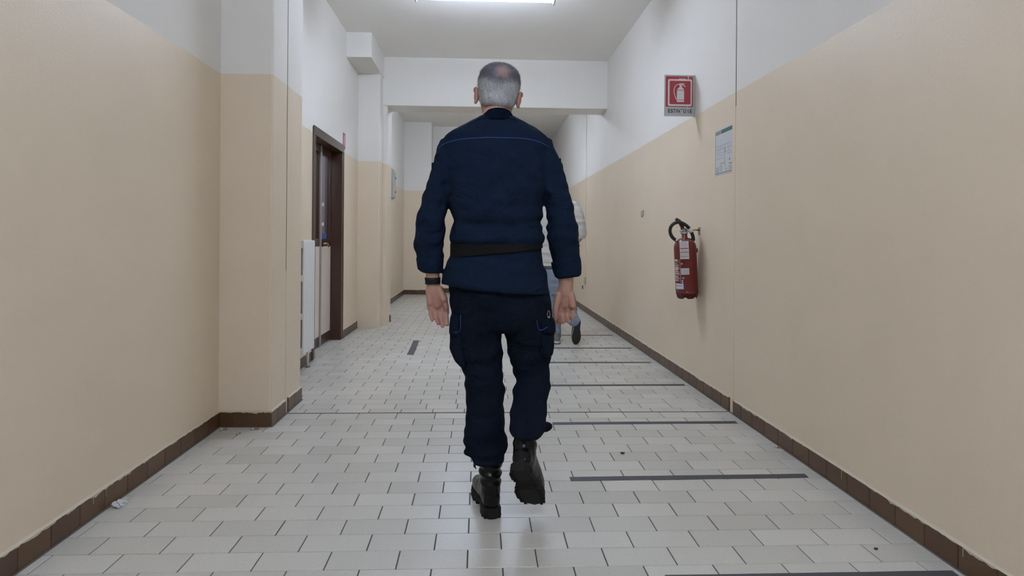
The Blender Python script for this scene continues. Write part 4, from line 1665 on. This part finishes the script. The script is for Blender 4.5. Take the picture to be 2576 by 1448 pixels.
# --- jacket
bm = B()
torso = [(293, 1208, 1292, .060, YB + .005), (300, 1196, 1303, .072, YB), (312, 1172, 1325, .086, YB), (328, 1143, 1352, .100, YB), (346, 1120, 1376, .112, YB), (372, 1108, 1388, .122, YB),
         (420, 1112, 1384, .130, YB - .004), (480, 1122, 1376, .134, YB - .004), (522, 1131, 1365, .140, YB), (544, 1137, 1361, .144, YB, 6), (556, 1139, 1360, .139, YB, 10), (565, 1138, 1361, .130, YB, 12), (576, 1136, 1362, .139, YB, 9),
         (590, 1131, 1364, .148, YB, 5), (603, 1130, 1365, .149, YB), (612, 1133, 1363, .141, YB), (620, 1136, 1361, .134, YB), (632, 1136, 1361, .133, YB), (646, 1132, 1364, .137, YB),
         (662, 1123, 1368, .145, YB, 3), (688, 1114, 1376, .151, YB, 12), (704, 1111, 1381, .154, YB, 22), (713, 1110, 1383, .154, YB, 26)]
ring_loft(bm, ell_rows(torso, e=0.82), 48)
lsl = [(352, 1108, 1190, .060, YB), (374, 1099, 1182, .072, YB), (405, 1090, 1172, .080, YB), (450, 1078, 1150, .078, YB - .005), (505, 1063, 1130, .070, YB - .012), (545, 1052, 1122, .066, YB - .02), (590, 1043, 1120, .065, YB - .02),
       (612, 1041, 1118, .063, YB - .015), (628, 1042, 1115, .060, YB - .01), (640, 1047, 1116, .057, YB - .005), (660, 1049, 1114, .054, YB), (676, 1053, 1113, .050, YB), (685, 1062, 1111, .046, YB)]
ring_loft(bm, ell_rows(lsl, e=0.92), 36)
rsl = [(352, 1305, 1388, .060, YB), (374, 1312, 1396, .072, YB), (405, 1322, 1408, .080, YB), (450, 1346, 1422, .078, YB - .005), (505, 1368, 1438, .071, YB - .012), (545, 1376, 1448, .067, YB - .02), (600, 1379, 1457, .067, YB - .02),
       (640, 1386, 1460, .064, YB - .01), (662, 1389, 1459, .058, YB), (668, 1391, 1459, .056, YB)]
ring_loft(bm, ell_rows(rsl, e=0.92), 36)
bm = remesh(bm, 0.0045, smooth=7, factor=0.5)
zb_ = at(1250, 608, YB).z
zel_ = at(1250, 560, YB).z

def jacket_folds(c, n_):
    d = fold(c, (7, 7, 16), 0.006) + fold(c, (18, 18, 34), 0.0040, 9.0)
    # bloused fullness above the belt: horizontal creases
    g = math.exp(-((c.z - zb_ - 0.05) / 0.055) ** 2)
    if abs(c.x - man_o.x) < 0.22:
        d += g * fold(c, (4.5, 4.5, 30), 0.010, 4.0)
        # long diagonal drags down the back
        s = (c.x - man_o.x)
        d += 0.020 * math.exp(-((c.z - zel_ - 0.10) / 0.20) ** 2) * (0.28 - abs(noise.noise(Vector((abs(s) * 9 + c.z * 8 + s * 2, c.z * 2.2, 2.0 + s * 3)))))
    else:
        # sleeve creases round the elbow and above the cuff
        g2 = math.exp(-((c.z - zel_ + 0.02) / 0.13) ** 2)
        d += g2 * fold(c, (11, 11, 19), 0.011, 6.0)
    return d
displace(bm, jacket_folds)
jb = BVHTree.FromBMesh(bm)
jacket = obj('jacket', bm, M['navy'], man, True)

# collar: stand collar folded round the neck
bm = B()
cr_ = []
for (y, xl, xr, hd, Y) in ((311, 1190, 1306, .092, 2.462), (304, 1197, 1301, .090, 2.462), (293, 1206, 1295, .084, 2.466), (283, 1216, 1289, .076, 2.470), (280, 1218, 1287, .073, 2.472)):
    cr_.append((y, xl, xr, hd, Y))
outer = ell_rows(cr_, e=0.95)
n = 40
pv = None
for c, a_, b_, e_ in outer:
    cur = [bm.verts.new(c + a_ * math.cos(2 * math.pi * i / n) + b_ * math.sin(2 * math.pi * i / n)) for i in range(n)]
    # the collar sits lower at the front than at the nape
    for i, v in enumerate(cur):
        f_ = (math.sin(2 * math.pi * i / n) + 1) / 2
        v.co.z -= 0.028 * f_
    if pv:
        for i in range(n):
            bm.faces.new((pv[i], pv[(i + 1) % n], cur[(i + 1) % n], cur[i]))
    pv = cur
bmesh.ops.solidify(bm, geom=list(bm.faces), thickness=0.004)
obj('collar', bm, M['navy'], man, True)
bm = B()
pts = [project(jb, x, y, 0.001) for x, y in ((1196, 304), (1203, 300), (1220, 297.5), (1250, 296.5), (1275, 297.5), (1292, 300), (1300, 304))]
pts = [p for p in pts if p]
if len(pts) > 2:
    tube(bm, spline(pts, 4), 0.0022, n=6)
    obj('collar_seam', bm, M['navy_trouser'], jacket, True)
# royal-blue yoke piping
bm = B()
pip = [(1104, 373), (1112, 366), (1124, 359.5), (1142, 354), (1165, 350), (1195, 347.3), (1225, 346), (1250, 346.3), (1285, 347), (1315, 348.5), (1338, 352), (1358, 358), (1372, 365), (1382, 372)]
pts = [p for p in (project(jb, x, y, 0.0008) for x, y in pip) if p]
tube(bm, spline(pts, 5), 0.0021, n=8)
obj('piping', bm, M['piping'], jacket, True)
# shoulder tabs seen edge-on
for x0, x1, y0, y1, s in ((1400, 1409.5, 400, 424, 1), (1088, 1096, 411, 430, -1)):
    bm = B()
    a_, b_ = at(x0, y1, YB - .02), at(x1, y0, YB - .02)
    bbox(bm, min(a_.x, b_.x) - 0.002, max(a_.x, b_.x), YB - .050, YB + .0, a_.z, b_.z, bev=0.003)
    obj('sleeve_pocket', bm, M['navy'], jacket, True)
# turned-up cuffs
for rows_ in ([(646, 1046, 1117, .060, YB - .004), (655, 1047, 1117, .060, YB), (676, 1051, 1115, .056, YB), (683, 1060, 1114, .052, YB, 0), (686, 1068, 1112, .046, YB)],
              [(658, 1386, 1461, .062, YB - .004, 2), (668, 1388, 1462, .063, YB, 0), (688, 1392, 1462, .060, YB, -2), (697, 1396, 1460, .057, YB, -5), (700, 1402, 1454, .050, YB, -5)]):
    bm = B()
    ring_loft(bm, ell_rows(rows_, e=0.95), 36)
    bm = remesh(bm, 0.005, smooth=2)
    displace(bm, lambda c, n_: fold(c, (25, 25, 25), 0.0025, 3.0))
    obj('cuff', bm, M['navy'], man, True)
# belt: tilted webbing band
bm = B()
top_r, bot_r = [], []
n = 64
for i in range(n):
    t_ = 2 * math.pi * i / n
    cs, sn = math.cos(t_), math.sin(t_)
    u = (cs + 1) / 2
    xl_, xr_ = 1132.5, 1364.5
    x = xl_ + (xr_ - xl_) * u
    yt = 612 + 3 * u
    yb2 = 647 - 24 * u
    w_ = (at(xr_, 630, YB).x - at(xl_, 630, YB).x) / 2
    cx = (at(xr_, 630, YB).x + at(xl_, 630, YB).x) / 2
    px_ = cx + w_ * sgn(cs, .82)
    py_ = YB + .140 * sgn(sn, .82)
    top_r.append(bm.verts.new((px_, py_, at(x, yt, YB).z)))
    bot_r.append(bm.verts.new((px_, py_, at(x, yb2, YB).z)))
for i in range(n):
    bm.faces.new((bot_r[i], bot_r[(i + 1) % n], top_r[(i + 1) % n], top_r[i]))
bmesh.ops.solidify(bm, geom=list(bm.faces), thickness=-0.0035)
obj('belt', bm, M['belt'], man, True)

# --- trousers
bm = B()
ring_loft(bm, ell_rows([(690, 1127, 1376, .132, YB), (730, 1129, 1381, .135, YB), (770, 1134, 1383, .132, YB), (800, 1142, 1382, .122, YB), (822, 1160, 1362, .10, YB), (832, 1190, 1335, .07, YB)], e=0.85), 40)
lleg = [(745, 1131, 1256, .118, YB), (800, 1137, 1258, .108, YB + .003), (860, 1140, 1260, .098, YB + .008), (900, 1150, 1263, .090, YB + .012), (926, 1164, 1266, .084, YB + .014), (960, 1168, 1268, .078, YB + .012),
        (1000, 1171, 1266, .076, YB + .005), (1050, 1170, 1268, .076, YB - .005), (1082, 1168, 1272, .076, YB - .012), (1105, 1172, 1275, .074, YB - .016), (1128, 1174, 1275, .072, YB - .018), (1146, 1184, 1271, .074, YB - .022), (1160, 1188, 1266, .070, YB - .024)]
ring_loft(bm, ell_rows(lleg, e=0.92), 40)
rleg = [(745, 1258, 1383, .118, YB), (800, 1262, 1389, .110, YB + .008), (860, 1273, 1390, .100, YB + .028), (900, 1284, 1388, .092, YB + .044), (925, 1289, 1385, .086, YB + .050), (960, 1294, 1382, .082, YB + .030),
        (1000, 1290, 1377, .084, YB - .020), (1030, 1285, 1374, .086, YB - .070), (1050, 1282, 1374, .092, YB - .105), (1068, 1281, 1373, .094, YB - .130), (1082, 1283, 1368, .090, YB - .150), (1093, 1287, 1358, .082, YB - .160)]
ring_loft(bm, ell_rows(rleg, e=0.92), 40)
# bunched cloth over the boot tops
capsule(bm, at(1176, 1137, YB - .03), at(1205, 1146, YB - .05), .014, .030)
capsule(bm, at(1374, 1074, YB - .09), at(1345, 1066, YB - .11), .020, .038)
bm = remesh(bm, 0.0062, smooth=6, factor=0.5)
zk_ = at(1300, 930, YB).z

def trouser_folds(c, n_):
    d = fold(c, (8, 8, 14), 0.009) + fold(c, (20, 20, 30), 0.0040, 3.0)
    g = math.exp(-((c.z - zk_) / 0.09) ** 2)
    d += g * fold(c, (8, 8, 24), 0.014, 5.0)
    lo = at(1230, 1120, YB).z if c.x < at(1278, 1000, YB).x else at(1330, 1065, YB).z
    g2 = math.exp(-((c.z - lo) / 0.06) ** 2)
    d += g2 * fold(c, (7, 7, 28), 0.015, 8.0)
    # cleft between the buttocks
    if c.z > at(1255, 810, YB).z:
        s = (c.x - at(1257, 780, YB).x) / 0.012
        if n_.y < 0:
            d -= 0.006 * math.exp(-s * s)
    return d
displace(bm, trouser_folds)
tb = BVHTree.FromBMesh(bm)
trousers = obj('trousers', bm, M['navy_trouser'], man, True)

def pouch(xs, flap_rows, out, flap):
    """cargo pocket on the outer thigh: out = -1 left / +1 right"""
    bm_ = B()
    rings = []
    for k_, (y, xi, xo, hd) in enumerate(xs):
        a_, b_ = at(xi, y, YB + .005), at(xo, y, YB + .005)
        rings.append(((a_ + b_) / 2, (b_ - a_) / 2 * out, Vector((0, hd, 0)), 0.6))
    ring_loft(bm_, rings, 32)
    bm_ = remesh(bm_, 0.005, smooth=5)
    displace(bm_, lambda c, n_: fold(c, (18, 18, 18), 0.003, 2.0))
    b_v = BVHTree.FromBMesh(bm_)
    o_ = obj('cargo_pocket', bm_, M['navy_trouser'], man, True)
    t = B()
    f_b = B()
    rf = []
    for y, xi, xo, hd in flap_rows:
        a_, b_ = at(xi, y, YB + .005), at(xo, y, YB + .005)
        rf.append(((a_ + b_) / 2, (b_ - a_) / 2 * out, Vector((0, hd, 0)), 0.45))
    ring_loft(f_b, rf, 36)
    f_b = remesh(f_b, 0.004, smooth=3)
    f_v = BVHTree.FromBMesh(f_b)
    obj('pocket_flap', f_b, M['navy_trouser'], o_, True)
    pts_ = []
    for x, y in flap:
        hits = [h for h in (project(v_, x, y, 0.0012) for v_ in (f_v, b_v, tb)) if h]
        if hits:
            pts_.append(min(hits, key=lambda h: (h - CAM).length))
    if len(pts_) > 2:
        tube(t, spline(pts_, 4), 0.0022, n=6)
        obj('piping', t, M['piping'], o_, True)
    return o_
pouch([(784, 1166, 1140, .060), (792, 1168, 1137, .078), (830, 1168, 1133, .084), (870, 1170, 1131, .086), (900, 1172, 1144, .082), (916, 1174, 1158, .070), (921, 1176, 1164, .050)], [(786, 1160, 1139, .080), (792, 1160.5, 1134, .094), (815, 1160, 1131.5, .098), (830, 1159, 1131, .098), (837, 1158, 1134, .088)], -1, [(1159, 792), (1159, 806), (1158.5, 822), (1157, 832), (1150, 835.5), (1143, 835)])
pouch([(790, 1352, 1384, .060), (798, 1350, 1389, .078), (830, 1350, 1392, .084), (862, 1350, 1392, .086), (886, 1350, 1388, .078), (892, 1352, 1384, .050)], [(792, 1350, 1386, .080), (800, 1349, 1392, .094), (818, 1351, 1394, .098), (828, 1356, 1394, .098), (834, 1360, 1390, .088)], 1, [(1350, 806), (1352, 818), (1355, 827), (1359, 830), (1368, 827.5), (1377, 822)])
# carabiner clipped at the right hip
bm = B()
c0 = at(1380, 790, YB - .075)
pts = [c0 + Vector((0.005 * math.cos(t_), -0.004, 0.015 * math.sin(t_))) for t_ in [2 * math.pi * i / 16 for i in range(17)]]
tube(bm, pts, 0.0014, n=6)
ellipsoid(bm, c0 + Vector((0.001, -0.005, -0.012)), .0045, .003, .0045)
obj('key_ring', bm, M['ring'], man, True)
# watch on the left wrist
bm = B()
wv = ell_rows([(698, 1068, 1108, .032, YB - .005, -1), (703, 1068.5, 1108, .0325, YB - .005, -1), (712, 1071, 1108, .0325, YB - .005, -2), (715, 1072, 1108, .0315, YB - .005, -2)], e=1.0)
pv = None
n = 32
for c, a_, b_, e_ in wv:
    cur = [bm.verts.new(c + a_ * math.cos(2 * math.pi * i / n) + b_ * math.sin(2 * math.pi * i / n)) for i in range(n)]
    if pv:
        for i in range(n):
            bm.faces.new((pv[i], pv[(i + 1) % n], cur[(i + 1) % n], cur[i]))
    pv = cur
bmesh.ops.solidify(bm, geom=list(bm.faces), thickness=0.003)
wst = obj('watch_strap', bm, M['watch'], man, True)
bm = B()
bbox(bm, -.016, .016, -.005, .005, -.016, .016, bev=.004, mtx=Matrix.Translation(at(1079, 706, YB + .028)) @ Matrix.Rotation(R(18), 4, 'Z'))
obj('watch_case', bm, M['black'], wst, True)

# --- boots
def boot(parent, M4, shaft_tilt, lace_side, label, top=0.262):
    """boot space: heel back at y=0, toe at y=0.30, sole down at z=0"""
    t = B()
    V = lambda *a: Vector(a)
    foot_ = [(0.004, .020, .040, .085), (0.018, .032, .028, .105), (0.05, .0365, .024, .125), (0.09, .0375, .024, .135), (0.13, .041, .024, .118), (0.17, .0465, .024, .098), (0.21, .048, .024, .084), (0.245, .044, .024, .076), (0.272, .034, .026, .068), (0.288, .016, .032, .054)]
    ring_loft(t, [(V(0, y, (z0 + z1) / 2), V(hw, 0, 0), V(0, 0, (z1 - z0) / 2), 0.75) for y, hw, z0, z1 in foot_], 28)
    sh = []
    for z, y, rx, ry in ((.05, .060, .036, .052), (.095, .060, .040, .056), (.130, .056, .041, .052), (.165, .054, .0425, .050), (.205, .056, .046, .052), (.245, .058, .049, .054), (.262, .058, .0495, .054), (.272, .058, .046, .050)):
        if z > top + 0.012:
            continue
        dz = max(0, z - 0.10)
        sh.append((V(0, y - dz * math.tan(shaft_tilt), z), V(rx, 0, 0), V(0, ry, 0), 0.95))
    ring_loft(t, sh, 28)
    t = remesh(t, 0.0042, smooth=4)

    def crease(c, n_):
        g = math.exp(-((c.z - 0.165) / 0.045) ** 2)
        return g * 0.0042 * math.sin(c.z * 170 + 1.5 * noise.noise(c * 20)) + 0.0012 * noise.noise(c * 45)
    displace(t, crease)
    t.transform(M4)
    up = obj('boot', t, M['leather'], parent, True)
    up['label'] = label
    # padded collar band
    t = B()
    for z, rx in ((top - 0.010, .0515 if top > 0.25 else .0475),):
        dz = z - 0.10
        cpt = V(0, .058 - dz * math.tan(shaft_tilt), z)
        pts_ = [cpt + V(rx * math.cos(a), (rx + .005) * math.sin(a), 0) for a in [2 * math.pi * i / 28 for i in range(29)]]
        tube(t, pts_, 0.006, n=8)
    t.transform(M4)
    obj('padded_collar', t, M['leather'], up, True)
    # sole with heel block, arch and lugs
    t = B()
    outl = [(-.004, .020), (.008, .033), (.03, .0385), (.06, .0385), (.09, .034), (.12, .036), (.15, .043), (.19, .0505), (.22, .051), (.25, .046), (.275, .035), (.292, .019), (.298, .006)]
    rings = []
    for y, hw in outl:
        zb2 = 0.012 if 0.085 < y < 0.13 else (0.004 if y > 0.285 else 0.0)
        rings.append((V(0, y, (zb2 + .037) / 2), V(hw, 0, 0), V(0, 0, (.037 - zb2) / 2), 0.45))
    ring_loft(t, rings, 24)
    for y in [0.012 + 0.0165 * k_ for k_ in range(17)]:
        if 0.085 < y < 0.128:
            continue
        hw = min((abs(y - o2[0]), o2[1]) for o2 in outl)[1]
        for s in (-1, 1):
            x0_, x1_ = sorted((s * hw * 0.70, s * (hw - 0.0005)))
            bbox(t, x0_, x1_, y - 0.0055, y + 0.0055, -0.0018, 0.008, bev=0.0010)
    for v in t.verts:
        v.co.z += 0.0018
    t.transform(M4)
    obj('sole', t, M['sole'], up, False)
    # tongue flap and laces
    t = B()
    bbox(t, -.024, .024, -.003, .003, 0, .085, bev=.002, mtx=Matrix.Translation((0, .112 - .10 * math.tan(shaft_tilt), .150)) @ Matrix.Rotation(R(-6) + shaft_tilt, 4, 'X'))
    t.transform(M4)
    obj('tongue', t, M['leather'], up, True)
    t = B()
    for k_ in range(5):
        z = .120 + k_ * .027
        y = .116 - max(0, z - .1) * math.tan(shaft_tilt) + (0.012 if k_ == 0 else 0)
        tube(t, [(-.026, y - .012, z), (0, y + .006, z + .006), (.026, y - .012, z + .014)], .0022, n=6)
    s = lace_side
    for q in ([(s * .03, .10, .235), (s * .062, .08, .240), (s * .052, .066, .200), (s * .047, .05, .185)], [(s * .03, .10, .235), (s * .066, .085, .225), (s * .060, .07, .190), (s * .056, .06, .170)]):
        pts_ = [Vector((p[0], p[1] - max(0, p[2] - .1) * math.tan(shaft_tilt), p[2])) for p in q]
        tube(t, spline(pts_, 4), .0019, n=6)
    t.transform(M4)
    obj('lace', t, M['lace'], up, True)
    # pull loop at the side
    t = B()
    bbox(t, -.004, .004, -.012, .012, -.055, 0, bev=.003, mtx=Matrix.Translation((s * .050, .078 - .12 * math.tan(shaft_tilt), .225)) @ Matrix.Rotation(R(s * -10), 4, 'Y'))
    t.transform(M4)
    obj('side_flap', t, M['leather'], up, True)
    return up
boot(man, BL, R(-4), -1, 'planted left boot', top=0.212)
boot(man, BR, R(16), 1, 'raised right boot with its sole showing', top=0.172)

# ------------------------------------------------------------------ the walker in white, farther down the corridor
YW = 6.38
bm = B()
hc = at(1391, 432, YW + .02)
HEAD2 = Matrix.Translation(Vector((hc.x, YW + .03, hc.z - 0.236))) @ Matrix.Rotation(R(-8), 4, 'X')
head_geometry(bm, HEAD2)
n0, n1 = HEAD2 @ Vector((0, -0.03, 0.07)), at(1392, 512, YW)
tube(bm, [n0, n1, n1 + Vector((0, 0, -.06))], [.055, .06, .085], n=20)
ring_loft(bm, ell_rows([(512, 1370, 1414, .06, YW), (530, 1354, 1434, .09, YW), (600, 1356, 1430, .10, YW), (665, 1358, 1428, .10, YW), (735, 1358, 1430, .10, YW)]), 24)
rs, re, rw = at(1440, 522, YW), at(1456, 598, YW - .03), at(1448, 612, YW + .24)
ls, le, lw = at(1346, 522, YW), at(1332, 600, YW + .02), at(1336, 650, YW + .18)
for s_, e_, w_ in ((rs, re, rw), (ls, le, lw)):
    capsule(bm, s_, e_, .050, .040)
    capsule(bm, e_, w_, .040, .028)
    dr_ = (w_ - e_).normalized()
    side = dr_.cross(Vector((0, 0, 1))).normalized()
    up_ = side.cross(dr_)
    pc = w_ + dr_ * .05
    capsule(bm, w_, pc, .026, .024)
    for k_ in range(4):
        b0 = w_ + dr_ * .02 + side * (.024 - .016 * k_)
        b1 = w_ + dr_ * .085 + side * (.030 - .020 * k_)
        capsule(bm, b0, b1, .014, .0125)
        finger(bm, [b1, b1 + dr_ * .034 - up_ * .006, b1 + dr_ * .050 - up_ * .028, b1 + dr_ * .042 - up_ * .046], .0100, .0078)
    finger(bm, [w_ + dr_ * .025 + side * .026, w_ + dr_ * .062 + side * .050 - up_ * .008, w_ + dr_ * .095 + side * .052 - up_ * .012], .013, .009)
lh, lk, la = at(1374, 725, YW), at(1392, 790, YW + .03), at(1399, 850, YW + .02)
rh, rk, ra_ = at(1412, 725, YW), at(1434, 792, YW + .10), at(1444, 806, YW - .16)
for a_, b_, c_ in ((lh, lk, la), (rh, rk, ra_)):
    capsule(bm, a_, b_, .075, .052)
    capsule(bm, b_, c_, .050, .028)
bm = remesh(bm, 0.0042, smooth=3, decimate=0.5)
w2 = obj('person', bm, M['skin'], smooth=True)
tag(w2, 'person in white shirt and pale jeans walking ahead, half hidden', 'person')
tone_skin(w2, [])
for s in (-1, 1):
    t = B()
    ellipsoid(t, HEAD2 @ Vector((s * .032, .0885, .117)), .008, .006, .006)
    obj('eye', t, M['eye'], w2, True)
make_hair(w2, HEAD2, dark=True, seed=8, strands=3000)
# shirt
bm = B()
ring_loft(bm, ell_rows([(500, 1372, 1412, .065, YW), (506, 1356, 1430, .085, YW), (516, 1346, 1444, .105, YW), (535, 1344, 1450, .120, YW), (570, 1346, 1444, .128, YW), (620, 1348, 1438, .126, YW), (652, 1348, 1437, .128, YW), (668, 1349, 1435, .126, YW)], e=0.88), 36)
ring_loft(bm, ell_rows([(506, 1405, 1448, .06, YW), (520, 1414, 1462, .075, YW), (545, 1428, 1471, .080, YW - .01), (575, 1436, 1475, .074, YW - .02), (592, 1438, 1474, .070, YW - .025), (601, 1441, 1470, .060, YW - .03)], e=0.95), 28)
ring_loft(bm, ell_rows([(506, 1338, 1382, .06, YW), (520, 1324, 1372, .075, YW), (545, 1315, 1358, .078, YW), (575, 1312, 1350, .072, YW + .01), (600, 1316, 1347, .062, YW + .02)], e=0.95), 28)
bm = remesh(bm, 0.008, smooth=5)
displace(bm, lambda c, n_: fold(c, (7, 7, 22), 0.010, 1.0) + fold(c, (16, 16, 40), 0.004, 4.0))
sh2 = obj('shirt', bm, M['shirt'], w2, True)
bm = B()
rr_ = ell_rows([(502, 1370, 1414, .072, YW), (497, 1374, 1410, .066, YW + .004), (492, 1377, 1407, .062, YW + .008)], e=1.0)
pv = None
n = 28
for c, a_, b_, e_ in rr_:
    cur = [bm.verts.new(c + a_ * math.cos(2 * math.pi * i / n) + b_ * math.sin(2 * math.pi * i / n)) for i in range(n)]
    if pv:
        for i in range(n):
            bm.faces.new((pv[i], pv[(i + 1) % n], cur[(i + 1) % n], cur[i]))
    pv = cur
bmesh.ops.solidify(bm, geom=list(bm.faces), thickness=0.004)
obj('shirt_collar', bm, M['shirt'], sh2, True)
# jeans
bm = B()
ring_loft(bm, ell_rows([(664, 1351, 1434, .120, YW), (690, 1349, 1437, .125, YW), (720, 1350, 1438, .122, YW), (738, 1358, 1432, .10, YW)], e=0.88), 32)
ring_loft(bm, ell_rows([(715, 1351, 1394, .11, YW), (760, 1364, 1404, .095, YW + .02), (795, 1374, 1409, .082, YW + .03), (825, 1381, 1411, .074, YW + .03), (848, 1385, 1412, .068, YW + .02)], e=0.95), 26)
ring_loft(bm, ell_rows([(715, 1392, 1438, .11, YW), (750, 1402, 1448, .098, YW + .03), (780, 1414, 1451, .090, YW + .08), (800, 1422, 1451, .075, YW + .10)], e=0.95), 26)
tube(bm, [rk + Vector((0, .01, .02)), rk.lerp(ra_, .5), ra_, ra_ + (ra_ - rk) * 0.12], [.078, .072, .062, .056], n=24)
bm = remesh(bm, 0.008, smooth=5)
displace(bm, lambda c, n_: fold(c, (9, 9, 24), 0.008, 7.0))
obj('jeans', bm, M['jeans'], w2, True)
bm = B()
wv = ell_rows([(666, 1350, 1435, .124, YW), (675, 1349.5, 1436, .126, YW)], e=.88)
n = 40
pv = None
for c, a_, b_, e_ in wv:
    cur = [bm.verts.new(c + a_ * sgn(math.cos(2 * math.pi * i / n), .88) + b_ * sgn(math.sin(2 * math.pi * i / n), .88)) for i in range(n)]
    if pv:
        for i in range(n):
            bm.faces.new((pv[i], pv[(i + 1) % n], cur[(i + 1) % n], cur[i]))
    pv = cur
bmesh.ops.solidify(bm, geom=list(bm.faces), thickness=-0.004)
obj('belt', bm, M['belt2'], w2, True)

def sneaker(parent, M4, label):
    V = lambda *a: Vector(a)
    t = B()
    up = [(0.002, .018, .030, .075), (0.02, .031, .024, .092), (0.06, .035, .022, .098), (0.10, .038, .022, .095), (0.15, .044, .022, .080), (0.20, .047, .022, .064), (0.24, .042, .022, .056), (0.265, .030, .024, .050), (0.278, .012, .028, .042)]
    ring_loft(t, [(V(0, y, (a + b) / 2), V(hw, 0, 0), V(0, 0, (b - a) / 2), .8) for y, hw, a, b in up], 24)
    ring_loft(t, [(V(0, .055, .05), V(.034, 0, 0), V(0, .05, 0), 1), (V(0, .052, .10), V(.036, 0, 0), V(0, .048, 0), 1), (V(0, .050, .115), V(.037, 0, 0), V(0, .047, 0), 1)], 24)
    t = remesh(t, .005, smooth=3)
    t.transform(M4)
    u = obj('sneaker', t, M['sneaker'], parent, True)
    u['label'] = label
    outl = [(-.004, .018), (.010, .031), (.04, .036), (.08, .034), (.11, .034), (.15, .043), (.19, .0495), (.225, .048), (.255, .038), (.278, .022), (.287, .008)]
    for z0, z1, k_, m_, nm in ((.008, .030, 1.0, 'sneaker_white', 'midsole'), (.0, .009, 1.0, 'rubber', 'outsole')):
        t = B()
        ring_loft(t, [(V(0, y, (z0 + z1) / 2), V(hw * k_, 0, 0), V(0, 0, (z1 - z0) / 2), .4) for y, hw in outl], 20)
        t.transform(M4)
        obj(nm, t, M[m_], u)
    return u
fl_ = at(1401, 865, 6.33)
sneaker(w2, Matrix.Translation((fl_.x, 6.31, 0.001)) @ Matrix.Rotation(R(-4), 4, 'Z'), 'planted grey sneaker with white midsole')
Rm = Matrix.Rotation(R(4), 4, 'Z') @ Matrix.Rotation(R(-74), 4, 'X') @ Matrix.Rotation(R(0), 4, 'Y')
tp = at(1448, 867, 6.30)
tip_ = Rm @ Vector((0, .283, .012))
sneaker(w2, Matrix.Translation(Vector((tp.x, 6.30, 0.006)) - tip_) @ Rm, 'trailing sneaker showing its black sole')
